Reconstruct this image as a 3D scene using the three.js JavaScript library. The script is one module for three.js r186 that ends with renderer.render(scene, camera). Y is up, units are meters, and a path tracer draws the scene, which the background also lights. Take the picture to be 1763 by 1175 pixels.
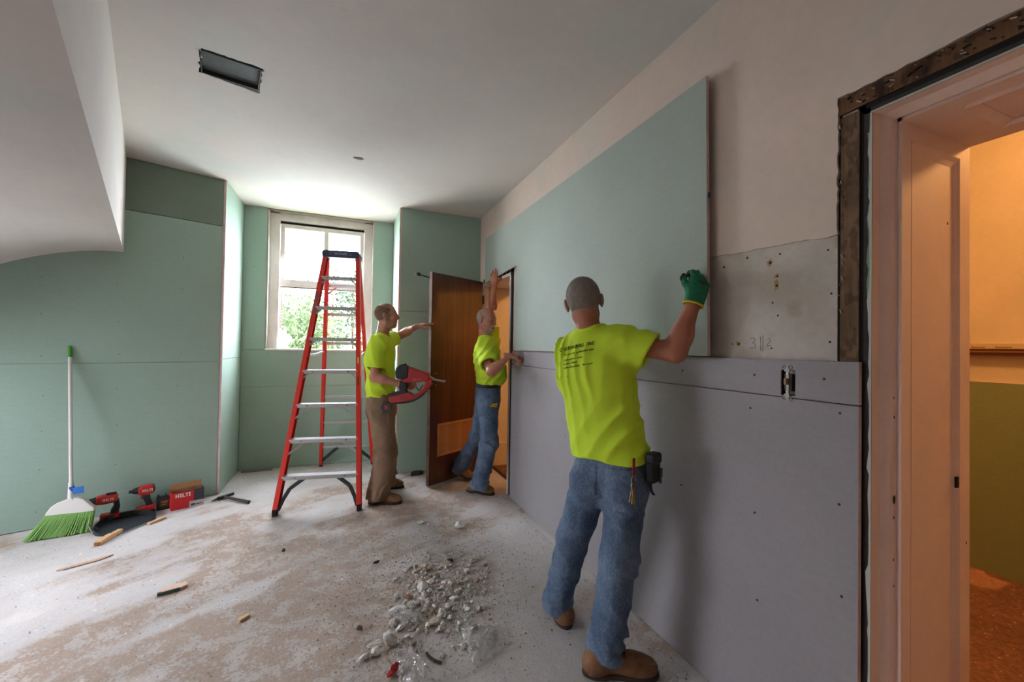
import * as THREE from 'three';
import { RoundedBoxGeometry } from 'three/addons/geometries/RoundedBoxGeometry.js';
import { mergeGeometries, mergeVertices } from 'three/addons/utils/BufferGeometryUtils.js';
import { FontLoader } from 'three/addons/loaders/FontLoader.js';
import { TextGeometry } from 'three/addons/geometries/TextGeometry.js';
import { RectAreaLightUniformsLib } from 'three/addons/lights/RectAreaLightUniformsLib.js';
RectAreaLightUniformsLib.init();

// ---------------------------------------------------------------- camera, sky, lights, exposure
const scene = new THREE.Scene();
const renderer = new THREE.WebGLRenderer({ antialias: true });
renderer.toneMapping = THREE.LinearToneMapping;
renderer.toneMappingExposure = 1.7;
renderer.shadowMap.enabled = true;
renderer.shadowMap.type = THREE.PCFSoftShadowMap;

const FOCAL_PX = 708;                                    // focal length in pixels of a 1175 pixel high frame
const camera = new THREE.PerspectiveCamera(2 * Math.atan(587.5 / FOCAL_PX) * 180 / Math.PI, 1763 / 1175, 0.05, 200);
camera.position.set(0, 1.44, 0);
{
  const yaw = 0.3877, pitch = 0.014, roll = 0.0158;
  camera.rotation.order = 'YXZ';
  camera.rotation.set(pitch, -yaw, roll);
}
scene.add(camera);

scene.background = new THREE.Color(0.95, 1.0, 1.14);    // bright overcast sky, the same all round
scene.backgroundIntensity = 11;

// daylight from the overcast sky, entering at the two window openings (one at the end of the room, one behind the photographer)
function windowLight(w, h, x, y, z, tx, ty, tz, power, color = new THREE.Color(0.95, 1.0, 1.12)) {
  const l = new THREE.RectAreaLight(color, power, w, h);
  l.name = 'window_daylight';
  l.position.set(x, y, z); l.lookAt(tx, ty, tz);
  scene.add(l);
  return l;
}

// ---------------------------------------------------------------- helpers
const V = (x, y, z) => new THREE.Vector3(x, y, z);
function rng(seed) { let s = seed >>> 0; return () => { s = (s + 0x6D2B79F5) | 0; let t = Math.imul(s ^ (s >>> 15), 1 | s); t = (t + Math.imul(t ^ (t >>> 7), 61 | t)) ^ t; return ((t ^ (t >>> 14)) >>> 0) / 4294967296; }; }
const clamp = (x, a = 0, b = 1) => Math.min(b, Math.max(a, x));
const smooth = (a, b, x) => { const t = clamp((x - a) / (b - a)); return t * t * (3 - 2 * t); };
const mixn = (a, b, t) => a + (b - a) * t;
const names = {};
function numbered(name) { const n = names[name] = (names[name] ?? -1) + 1; return n ? name + '_' + String(n).padStart(3, '0') : name; }
function shade(o) { o.traverse(m => { if (m.isMesh) { m.castShadow = true; m.receiveShadow = true; } }); return o; }
function thing(name, label, category, group, at) {
  const o = new THREE.Group(); o.name = numbered(name); scene.add(o);
  o.userData = { label, category }; if (group) o.userData.group = group;
  if (at) o.position.set(...at);
  return o;
}
function struct(name, at) { const o = new THREE.Group(); o.name = numbered(name); o.userData.kind = 'structure'; scene.add(o); if (at) o.position.set(...at); return o; }
function part(parent, name, geo, material, label) {
  const m = new THREE.Mesh(Array.isArray(geo) ? merge(geo) : geo, material);
  m.name = name; m.castShadow = m.receiveShadow = true;
  // siblings share plain names with numbers
  const same = parent.children.filter(c => c.name === name || c.name.startsWith(name + '_0')).length;
  if (same) m.name = name + '_' + String(same).padStart(3, '0');
  if (label) m.userData.label = label;
  parent.add(m); return m;
}
function merge(list) {
  const l = list.map(g => { let q = g.index ? g.toNonIndexed() : g; const keep = ['position', 'normal', 'uv', 'color']; for (const k of Object.keys(q.attributes)) if (!keep.includes(k)) q.deleteAttribute(k); return q; });
  const all = k => l.every(g => g.attributes[k]);
  for (const g of l) { if (!g.attributes.uv) g.setAttribute('uv', new THREE.BufferAttribute(new Float32Array(g.attributes.position.count * 2), 2)); if (!all('color')) g.deleteAttribute('color'); g.clearGroups(); }
  return mergeGeometries(l);
}
// uv in metres from the position, by the dominant direction of each face
function uvm(geo) {
  const g = geo.index ? geo.toNonIndexed() : geo, p = g.attributes.position, n = g.attributes.normal, uv = new Float32Array(p.count * 2);
  for (let i = 0; i < p.count; i += 3) {
    let nx = 0, ny = 0, nz = 0; for (let k = 0; k < 3; k++) { nx += n.getX(i + k); ny += n.getY(i + k); nz += n.getZ(i + k); }
    nx = Math.abs(nx); ny = Math.abs(ny); nz = Math.abs(nz);
    for (let k = 0; k < 3; k++) {
      const x = p.getX(i + k), y = p.getY(i + k), z = p.getZ(i + k);
      if (ny >= nx && ny >= nz) { uv[2 * (i + k)] = x; uv[2 * (i + k) + 1] = z; } else if (nx >= nz) { uv[2 * (i + k)] = z; uv[2 * (i + k) + 1] = y; } else { uv[2 * (i + k)] = x; uv[2 * (i + k) + 1] = y; }
    }
  }
  g.setAttribute('uv', new THREE.BufferAttribute(uv, 2)); return g;
}
const box = (w, h, d, x = 0, y = 0, z = 0) => uvm(new THREE.BoxGeometry(w, h, d).translate(x, y, z));
const box2 = (x0, x1, y0, y1, z0, z1) => uvm(new THREE.BoxGeometry(x1 - x0, y1 - y0, z1 - z0).translate((x0 + x1) / 2, (y0 + y1) / 2, (z0 + z1) / 2));
const rbox = (w, h, d, r, x = 0, y = 0, z = 0, seg = 2) => uvm(new RoundedBoxGeometry(w, h, d, seg, r).translate(x, y, z));
const cyl = (r0, r1, h, x = 0, y = 0, z = 0, seg = 20) => new THREE.CylinderGeometry(r0, r1, h, seg).translate(x, y, z);
// a bar of rectangular section from a to b
function bar(a, b, w, d, up = V(0, 1, 0), r = 0) {
  a = a.clone(); b = b.clone();
  const dir = b.clone().sub(a), len = dir.length(); dir.normalize();
  let side = new THREE.Vector3().crossVectors(up, dir); if (side.lengthSq() < 1e-6) side.crossVectors(V(1, 0, 0), dir); side.normalize();
  const nrm = new THREE.Vector3().crossVectors(dir, side);
  const g = r ? new RoundedBoxGeometry(w, d, len, 2, r) : new THREE.BoxGeometry(w, d, len);
  const q = uvm(g); q.applyMatrix4(new THREE.Matrix4().makeBasis(side, nrm, dir).setPosition(a.add(b).multiplyScalar(.5)));
  return q;
}
function rod(a, b, r0, r1 = r0, seg = 14) {
  const dir = b.clone().sub(a), len = dir.length();
  const g = new THREE.CylinderGeometry(r1, r0, len, seg);
  g.applyQuaternion(new THREE.Quaternion().setFromUnitVectors(V(0, 1, 0), dir.normalize()));
  g.translate((a.x + b.x) / 2, (a.y + b.y) / 2, (a.z + b.z) / 2); return g;
}
function tube(points, r, seg = 40, rad = 10, closed = false) { return new THREE.TubeGeometry(new THREE.CatmullRomCurve3(points.map(p => p.isVector3 ? p : V(...p)), closed), seg, r, rad, closed); }
// extruded outline: points in (a, b), thickness along the third axis
function outline(points, depth, bevel = 0, holes = []) {
  const s = new THREE.Shape(points.map(p => new THREE.Vector2(...p)));
  for (const h of holes) s.holes.push(new THREE.Path(h.map(p => new THREE.Vector2(...p))));
  return new THREE.ExtrudeGeometry(s, { depth, bevelEnabled: bevel > 0, bevelThickness: bevel, bevelSize: bevel, bevelOffset: -bevel, bevelSegments: 2, curveSegments: 12 });
}
// outline given in (z, y), extruded along +x from x0
function slabZY(points, x0, t, holes = []) {
  const g = outline(points, t, 0, holes);            // in x (=z), y, extruded +z
  g.applyMatrix4(new THREE.Matrix4().set(0, 0, 1, x0, 0, 1, 0, 0, 1, 0, 0, 0, 0, 0, 0, 1));
  const q = g.index ? g.toNonIndexed() : g, p = q.attributes.position.array, n = q.attributes.normal.array;  // the map mirrors: turn the faces round
  for (let i = 0; i < p.length; i += 9) for (let k = 0; k < 3; k++) { let t1 = p[i + 3 + k]; p[i + 3 + k] = p[i + 6 + k]; p[i + 6 + k] = t1; t1 = n[i + 3 + k]; n[i + 3 + k] = n[i + 6 + k]; n[i + 6 + k] = t1; }
  q.computeVertexNormals(); return uvm(q);
}
// outline in (x, z) as a horizontal slab between y0 and y1
function slabXZ(points, y0, y1, holes = []) {
  const g = outline(points.map(([x, z]) => [x, -z]), y1 - y0, 0, holes.map(h => h.map(([x, z]) => [x, -z])));
  g.rotateX(-Math.PI / 2); g.translate(0, y0, 0); return uvm(g);
}

// ---- noise and textures
function hash2(x, y, s) { let h = Math.imul(x, 374761393) + Math.imul(y, 668265263) + Math.imul(s, 1442695041); h = Math.imul(h ^ (h >>> 13), 1274126177); return ((h ^ (h >>> 16)) >>> 0) / 4294967296; }
function vnoise(x, y, per, s) { const xi = Math.floor(x), yi = Math.floor(y), fx = x - xi, fy = y - yi, u = fx * fx * (3 - 2 * fx), v = fy * fy * (3 - 2 * fy); const w = a => ((a % per) + per) % per; const a = hash2(w(xi), w(yi), s), b = hash2(w(xi + 1), w(yi), s), c = hash2(w(xi), w(yi + 1), s), d = hash2(w(xi + 1), w(yi + 1), s); return a + (b - a) * u + (c - a) * v + (a - b - c + d) * u * v; }
function fbm(u, v, f, oct, s) { let a = 0, w = .5, t = 0; for (let i = 0; i < oct; i++) { a += w * vnoise(u * f, v * f, f, s + i); t += w; w *= .5; f *= 2; } return a / t; }   // u, v in 0..1, repeats
function hash3(x, y, z) { let h = Math.imul(x, 374761393) + Math.imul(y, 668265263) + Math.imul(z, 2147483647 - 98765); h = Math.imul(h ^ (h >>> 13), 1274126177); return ((h ^ (h >>> 16)) >>> 0) / 4294967296; }
function noise3(x, y, z) {
  const xi = Math.floor(x), yi = Math.floor(y), zi = Math.floor(z), fx = x - xi, fy = y - yi, fz = z - zi, u = fx * fx * (3 - 2 * fx), v = fy * fy * (3 - 2 * fy), w = fz * fz * (3 - 2 * fz);
  const c = (i, j, k) => hash3(xi + i, yi + j, zi + k);
  const l = (a, b, t) => a + (b - a) * t;
  return l(l(l(c(0, 0, 0), c(1, 0, 0), u), l(c(0, 1, 0), c(1, 1, 0), u), v), l(l(c(0, 0, 1), c(1, 0, 1), u), l(c(0, 1, 1), c(1, 1, 1), u), v), w) * 2 - 1;
}
// texture from a function (u, v) -> [r, g, b] in sRGB 0..255, or one number 0..1
function tex(w, h, fn, srgb = true, metres = 1, metresV = metres) {
  const d = new Uint8Array(w * h * 4);
  for (let j = 0; j < h; j++) for (let i = 0; i < w; i++) { const c = fn((i + .5) / w, (j + .5) / h), o = 4 * (j * w + i); if (typeof c === 'number') { d[o] = d[o + 1] = d[o + 2] = clamp(c) * 255; } else { d[o] = clamp(c[0], 0, 255); d[o + 1] = clamp(c[1], 0, 255); d[o + 2] = clamp(c[2], 0, 255); } d[o + 3] = 255; }
  const t = new THREE.DataTexture(d, w, h, THREE.RGBAFormat);
  t.wrapS = t.wrapT = THREE.RepeatWrapping; t.magFilter = THREE.LinearFilter; t.minFilter = THREE.LinearMipmapLinearFilter; t.generateMipmaps = true;
  if (srgb) t.colorSpace = THREE.SRGBColorSpace;
  t.repeat.set(1 / metres, 1 / metresV); t.needsUpdate = true; return t;
}
const std = (color, roughness = .8, extra = {}) => new THREE.MeshStandardMaterial({ color, roughness, ...extra });
const phys = (color, roughness, extra = {}) => new THREE.MeshPhysicalMaterial({ color, roughness, ...extra });
// one mottled colour: base sRGB, amount of fine speckle and of broad patches
function mottled(base, fine, broad, metres, seed, size = 256, tint = [1, 1, 1]) {
  return tex(size, size, (u, v) => {
    const b = (fbm(u, v, 4, 4, seed) - .5) * 2 * broad, s = (fbm(u, v, size / 4, 2, seed + 9) - .5) * 2 * fine;
    return [base[0] + (b * tint[0] + s), base[1] + (b * tint[1] + s), base[2] + (b * tint[2] + s)];
  }, true, metres);
}

// ---------------------------------------------------------------- the room
const XR = 1.508, YC = 2.99, ZB = -5.40, ZP = -4.74, XL = -1.083, XP = 0.571, ZL = -4.66, TH = 0.362;
const M = {};
const gypsum = mottled([205, 176, 168], 10, 14, .3, 41, 128);
M.edge = std(0xffffff, .9, { map: gypsum });
M.backPaper = std(0x8d8378, .9);
const speck = (base, seed, fine = 3, broad = 5) => tex(512, 512, (u, v) => {
  const b = (fbm(u, v, 3, 4, seed) - .5) * 2 * broad, s = (fbm(u, v, 128, 2, seed + 5) - .5) * 2 * fine, h = (vnoise(u * 24, v * 200, 100, seed + 8) - .5) * fine;
  return base.map(c => c + b + s + h);
}, true, 1.3);
M.green = std(0xffffff, .75, { map: speck([152, 176, 162], 3) });
M.greenPale = std(0xffffff, .75, { map: speck([162, 173, 163], 53) });
M.greenDull = std(0xffffff, .75, { map: speck([118, 132, 117], 13) });
M.grey = std(0xffffff, .72, { map: speck([150, 145, 147], 23) });
M.olive = std(0xffffff, .8, { map: speck([128, 142, 104], 33) });
const plasterMap = tex(512, 512, (u, v) => {
  const b = (fbm(u, v, 3, 5, 71) - .5) * 22, s = (fbm(u, v, 64, 2, 75) - .5) * 6, g = smooth(.55, .75, fbm(u, v, 5, 3, 80)) * 7;
  return [214 + b + s - g, 195 + b * .9 + s, 182 + b * .8 + s + g * .3];
}, true, 1.7);
const trowel = tex(512, 512, (u, v) => fbm(u, v, 6, 5, 91) * .7 + .3 * vnoise(u * 12, v * 90, 90, 93), false, 1.1);
M.plaster = std(0xffffff, .85, { map: plasterMap, bumpMap: trowel, bumpScale: .0012 });
const ceilMap = tex(512, 512, (u, v) => {
  const b = (fbm(u, v, 3, 4, 171) - .5) * 20, g = smooth(.5, .7, fbm(u, v, 4, 4, 180)) * 8, s = (fbm(u, v, 64, 2, 175) - .5) * 4;
  return [212 + b + s - g * .8, 205 + b + s + g * .2, 200 + b + s + g * .2];
}, true, 2.6);
M.ceiling = std(0xffffff, .85, { map: ceilMap, bumpMap: trowel, bumpScale: .0012 });
M.whitePaint = std(0xcfc8c0, .5, { map: mottled([255, 252, 250], 4, 8, .5, 51, 256) });
M.screw = std(0x2e2c2a, .5, { metalness: .6 });
M.dark = std(0x14110f, .9);

// one sheet of wallboard: faces +z, its lower left corner at the origin
function sheet(w, h, face, t = .0159, x = 0, y = 0, z = 0) {
  const g = new THREE.BoxGeometry(w, h, t), p = g.attributes.position, uv = g.attributes.uv;
  for (let i = 0; i < p.count; i++) uv.setXY(i, p.getX(i) + p.getZ(i) + x, p.getY(i) + y + (Math.abs(g.attributes.normal.getY(i)) > .5 ? p.getZ(i) : 0));
  g.translate(w / 2 + x, h / 2 + y, z - t / 2);
  return [g, [M.edge, M.edge, M.edge, M.edge, face, M.backPaper]];
}
function board(parent, w, h, face, x, y, z = 0, label) { const [g, m] = sheet(w, h, face, .0159, x, y, z); return part(parent, 'board', g, m, label); }
const screwGeo = new THREE.CylinderGeometry(.0042, .0042, .002, 10).rotateX(Math.PI / 2);
const dimpleGeo = new THREE.TorusGeometry(.0055, .0018, 6, 14);
M.screwPale = std(0x66756a, .7);
function screws(parent, list, z = .0005, m = M.screwPale) { list.forEach(([x, y], i) => { const s = part(parent, 'screw', screwGeo, Array.isArray(m) ? m[i % m.length] : m); s.position.set(x, y, z); }); }

// floor: concrete slab with trodden dirt, old paint and plaster dust
{
  const f = struct('floor');
  const X0 = -2.7, Z0 = -5.6, S = 4.4;
  const R2 = rng(5), blots = [];
  for (let i = 0; i < 150; i++) blots.push([R2() * 1, R2() * 1, .001 + .004 * R2() ** 3, R2() * 3.1, 1 + 3 * R2(), R2()]);
  const map = tex(2048, 2048, (u, v) => {
    const x = X0 + u * S, z = Z0 + v * S;
    const a = fbm(u, v, 5, 5, 301), b = fbm(u + .07 * a, v, 14, 4, 311), c = fbm(u, v, 60, 3, 321), d = vnoise(u * 700, v * 700, 700, 331), e = vnoise(u * 340, v * 340, 340, 341);
    const cross = fbm(u * .9 + v * .45, v * .8 - u * .5, 18, 4, 351);
    // where people trod: a broad irregular band down the middle of the room
    const band = Math.exp(-(((x - .1 + .25 * (z + 3)) / .95) ** 2)) * smooth(-5.2, -4.2, z) + .5 * Math.exp(-(((x + .2) / 1.6) ** 2 + ((z + 3.1) / 1.1) ** 2));
    const st = u * .83 - v * .56, ss = u * .56 + v * .83, streak = fbm(st * .35 + 3, ss, 26, 4, 361), grain = c * .5 + d * .25 + e * .25;
    const dirt = smooth(.49, .66, a * .30 + b * .28 + streak * .42 + .13 * band - .055) * (.35 + .75 * smooth(.36, .6, grain));
    const fine = smooth(.48, .8, c * .5 + d * .35 + e * .25) * (.25 + .75 * clamp(band + .2));
    const pale = smooth(.55, .72, streak * .4 + cross * .3 + b * .3) * (1 - .6 * dirt);
    const damp = smooth(.54, .7, fbm(u, v, 7, 4, 371)) * .5;
    let r = 196, g = 192, bl = 190;
    r -= damp * 14; g -= damp * 11; bl -= damp * 10;
    r += pale * 22; g += pale * 20; bl += pale * 18;
    const k = clamp(dirt * .95 + fine * .42);
    r = mixn(r, 153, k); g = mixn(g, 134, k); bl = mixn(bl, 119, k);
    const s = (d - .5) * 17 + (e - .5) * 14 + (c - .5) * 20 + (b - .5) * 26;
    const spot = smooth(.93, .98, vnoise(u * 240, v * 240, 240, 381)) * (.3 + .7 * band), wsp = smooth(.93, .98, vnoise(u * 170, v * 170, 170, 391));
    r += s - spot * 34 + wsp * 26; g += s - spot * 34 + wsp * 27; bl += s - spot * 32 + wsp * 28;
    return [r, g, bl];
  });
  map.wrapS = map.wrapT = THREE.MirroredRepeatWrapping;
  const bump = tex(1024, 1024, (u, v) => fbm(u, v, 8, 6, 401) * .6 + .4 * fbm(u, v, 90, 3, 411), false, 1 / .8);
  bump.repeat.set(5, 5);
  const m = std(0xffffff, .82, { map, bumpMap: bump, bumpScale: .004 });
  const g = slabXZ([[-3.7, 2.7], [1.67, 2.7], [1.67, -5.8], [-3.7, -5.8]], -.2, 0);
  const p = g.attributes.position, uv = g.attributes.uv;
  for (let i = 0; i < p.count; i++) uv.setXY(i, (p.getX(i) - X0) / S, (p.getZ(i) - Z0) / S);
  part(f, 'slab', g, m);
}

// ceiling with a torn rectangular duct opening and a small round opening
{
  const c = struct('ceiling');
  const R2 = rng(12);
  const corners = [[-.80, -2.85], [-.728, -2.615], [-.452, -2.672], [-.522, -2.95]], ragged = [];
  for (let i = 0; i < 4; i++) { const a = corners[i], b = corners[(i + 1) % 4]; const rough = [.02, .008, .018, .006][i]; for (let k = 0; k < 14; k++) { const t = k / 14; ragged.push([a[0] + (b[0] - a[0]) * t + (R2() - .5) * rough, a[1] + (b[1] - a[1]) * t + (R2() - .5) * rough]); } }
  const round = []; for (let i = 0; i < 18; i++) { const a = -i / 18 * Math.PI * 2; round.push([.081 + Math.cos(a) * (.041 + R2() * .006), -3.642 + Math.sin(a) * (.026 + R2() * .006)]); }
  part(c, 'plaster', slabXZ([[-3.7, 2.7], [2.05, 2.7], [2.05, -5.9], [-3.7, -5.9]], YC, YC + .035, [ragged, round]), M.ceiling);
  part(c, 'roof_slab', slabXZ([[-3.7, 2.7], [2.05, 2.7], [2.05, -5.9], [-3.7, -5.9]], YC + .32, YC + .5), std(0x6d6862, .9));
  const dm = std(0xffffff, .6, { map: mottled([70, 73, 72], 8, 16, .4, 61, 128) }), dmat = std(0x3c3f40, .6, { metalness: .4 });
  const duct = part(c, 'duct', [box(.245, .012, .35, 0, .048, 0), box(.205, .006, .272, .004, .022, 0)], dm, 'dark sheet metal lid closing the duct opening');
  duct.position.set(-.628, YC, -2.775); duct.rotation.y = -1.36;
  const rim = part(c, 'duct_wall', [box(.006, .11, .315, -.112, .055, 0), box(.006, .11, .315, .112, .055, 0), box(.23, .11, .006, 0, .055, -.14), box(.23, .11, .006, 0, .055, .14)], dmat);
  rim.position.copy(duct.position); rim.rotation.copy(duct.rotation);
  const jb = part(c, 'junction_box', [box(.12, .006, .1, 0, .08, 0), box(.006, .08, .1, -.06, .04, 0), box(.006, .08, .1, .06, .04, 0), box(.12, .08, .006, 0, .04, .05), box(.12, .08, .006, 0, .04, -.05), tube([[0, .08, .01], [.015, .05, .0], [-.005, .02, .005], [.02, .012, .006]], .0022, 20, 6)], M.dark);
  jb.position.set(.08, YC + .005, -3.642);
}

// left wall: three sheets of green board, turned a little towards the room
{
  const w = struct('wall_left', [XL, 0, ZL]); w.rotation.y = TH;     // local x runs along the wall (negative = towards the left), local z faces the room
  const core = part(w, 'wall_core', box2(-3.0, -.001, 0, YC, -.2, -.018), M.backPaper);
  // slope of the joint between the two lower courses
  board(w, 2.75, 1.247, M.green, -2.755, .006);
  board(w, 2.75, 1.285, M.green, -2.755, 1.256);
  board(w, 2.75, .435, M.greenDull, -2.755, 2.548, -.003, 'darker grey-green strip of wallboard under the ceiling');
  const R2 = rng(31), L = [];
  for (const x of [-.3, -.71, -1.12, -1.53]) for (let y = .12; y < 2.5; y += .3) L.push([x + (R2() - .5) * .03, y + (R2() - .5) * .05]);
  screws(w, L);
}
// alcove, window wall and pillar, all in green board
{
  const a = struct('wall_alcove', [0, 0, 0]);
  const D = ZL - ZB;
  const left = new THREE.Group(); left.name = 'alcove_side'; left.position.set(XL, 0, ZL + .004); left.rotation.y = Math.PI / 2; a.add(left);
  // local x runs from the room edge towards the back, local z = room side (+x)
  { const [g, m] = sheet(D + .01, 1.27, M.green, .0159, 0, .006, .0159); part(left, 'board', g, m); }
  { const [g, m] = sheet(D + .01, YC - 1.285, M.green, .0159, 0, 1.28, .0159); part(left, 'board', g, m); }
  part(a, 'corner_strip', box2(XL - .02, XL + .001, 0.004, YC, ZL - .2, ZL - .003), M.edge);
  part(a, 'wall_core', box2(XL - .25, XL - .002, 0, YC, ZB - .35, ZL - .06), M.backPaper);
}
{
  const b = struct('wall_back', [0, 0, ZB]);
  const x0 = -.832, x1 = .322, y0 = 1.362, y1 = 2.965;
  board(b, x0 - XL - .022, YC - y0 - .003, M.green, XL + .018, y0 + .002);
  board(b, XP - x1 - .02, YC - y0 - .003, M.green, x1, y0 + .002);
  board(b, XP - XL - .03, y0 - .945, M.green, XL + .018, .943);
  board(b, XP - XL - .03, .934, M.green, XL + .022, .006);
  const R2 = rng(77), L = [];
  for (const x of [-.98, -.8, -.52, -.1, .25, .45]) for (const y of [.1, .4, .75, 1.0, 1.325]) L.push([x + (R2() - .5) * .04, y + (R2() - .5) * .02]);
  for (const x of [-.95, .44]) for (const y of [1.6, 1.95, 2.3, 2.65]) L.push([x + (R2() - .5) * .03, y]);
  screws(b, L);
  // masonry behind, with the window opening through it
  const t0 = -.36, t1 = -.0165;
  part(b, 'masonry', [box2(-3.7, x0, 0, YC + .3, t0, t1), box2(x1, 2.3, 0, YC + .3, t0, t1), box2(x0, x1, 0, y0 - .012, t0, t1), box2(x0, x1, y1 + .012, YC + .3, t0, t1)], std(0x8a7f74, .9));
}
{
  const p = struct('wall_pillar', [XP, 0, ZP]);
  const w = XR - XP;
  board(p, w + .01, 1.815, M.green, .003, .006);
  board(p, w + .01, YC - 1.828, M.green, .003, 1.826);
  const side = new THREE.Group(); side.name = 'pillar_side'; side.rotation.y = -Math.PI / 2; side.position.set(0, 0, -.017); p.add(side);
  // local x runs from the front edge ... back; local z faces -x
  { const [g, m] = sheet(ZP - ZB - .018, 1.4, M.green, .0159, -(ZP - ZB - .018), .006, .0159); part(side, 'board', g, m); }
  { const [g, m] = sheet(ZP - ZB - .018, YC - 1.415, M.green, .0159, -(ZP - ZB - .018), 1.41, .0159); part(side, 'board', g, m); }
  side.rotation.y = -Math.PI / 2;
  part(p, 'wall_core', box2(.002, w + .6, 0, YC + .3, ZB - ZP - .3, -.0175), M.backPaper);
  const R2 = rng(78), L = [];
  for (const x of [.08, .45, .8]) for (let y = .15; y < 2.95; y += .33) L.push([x + (R2() - .5) * .03, y + (R2() - .5) * .04]);
  screws(p, L);
}
// walls outside the frame that close the room
{
  const s = struct('wall_side', [0, 0, 0]);
  part(s, 'wall_core', [box2(-3.7, -3.45, 0, YC, -5.8, -3.3), box2(-3.7, -3.45, 0, YC, -1.7, 2.7), box2(-3.7, -3.45, 0, .86, -3.3, -1.7), box2(-3.7, -3.45, 2.04, YC, -3.3, -1.7)], M.plaster);
  const r = struct('wall_rear', [0, 0, 0]);
  part(r, 'wall_core', box2(-3.7, 2.05, 0, YC, 2.45, 2.7), M.plaster);
  const wd = struct('window_2', [-3.6, 1.45, -2.5]);
  part(wd, 'window_frame', [box(.08, .05, 1.6, 0, .565, 0), box(.08, .05, 1.6, 0, -.565, 0), box(.08, 1.18, .05, 0, 0, -.775), box(.08, 1.18, .05, 0, 0, .775), box(.06, 1.1, .04, 0, 0, 0)], M.whitePaint);
}
// plastered soffit under a stair: upright side, hollow curved underside
{
  const s = struct('soffit');
  const ox = -1.727, oz = -4.425, dx = .329, dz = .944;          // foot of the edge at the left wall, direction along the edge towards the photographer
  const lx = -.935, lz = .354;                                   // away from the edge, along the left wall
  const N = 26, len = 4.2, prof = [];
  for (let i = 0; i <= N; i++) { const t = i / N * 1.55; prof.push([t, 2.183 - .03 * t - .42 * t * t * (t < .9 ? 1 : 1) + (t > .9 ? .42 * (t - .9) ** 2 : 0)]); }
  const pos = [], P = (t, y, l) => [ox + lx * t + dx * l, y, oz + lz * t + dz * l];
  const quad = (a, b, c, d) => pos.push(...a, ...b, ...c, ...a, ...c, ...d);
  const SEG = 10;
  for (let k = 0; k < SEG; k++) { const l0 = len * k / SEG - .05, l1 = len * (k + 1) / SEG - .05; for (let i = 0; i < N; i++) quad(P(prof[i][0], prof[i][1], l0), P(prof[i][0], prof[i][1], l1), P(prof[i + 1][0], prof[i + 1][1], l1), P(prof[i + 1][0], prof[i + 1][1], l0)); quad(P(0, YC, l0), P(0, YC, l1), P(0, prof[0][1], l1), P(0, prof[0][1], l0)); }
  for (const l of [len - .05, -.05]) for (let i = 0; i < N; i++) quad(P(prof[i][0], YC, l), P(prof[i + 1][0], YC, l), P(prof[i + 1][0], prof[i + 1][1], l), P(prof[i][0], prof[i][1], l));
  const e = prof[N]; quad(P(e[0], YC, -.05), P(e[0], YC, len - .05), P(e[0], e[1], len - .05), P(e[0], e[1], -.05));
  let g = new THREE.BufferGeometry(); g.setAttribute('position', new THREE.Float32BufferAttribute(pos, 3)); g.computeVertexNormals(); g = uvm(g);
  const m = M.ceiling.clone(); m.side = THREE.DoubleSide;
  part(s, 'plaster_shell', g, m);
}

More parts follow.
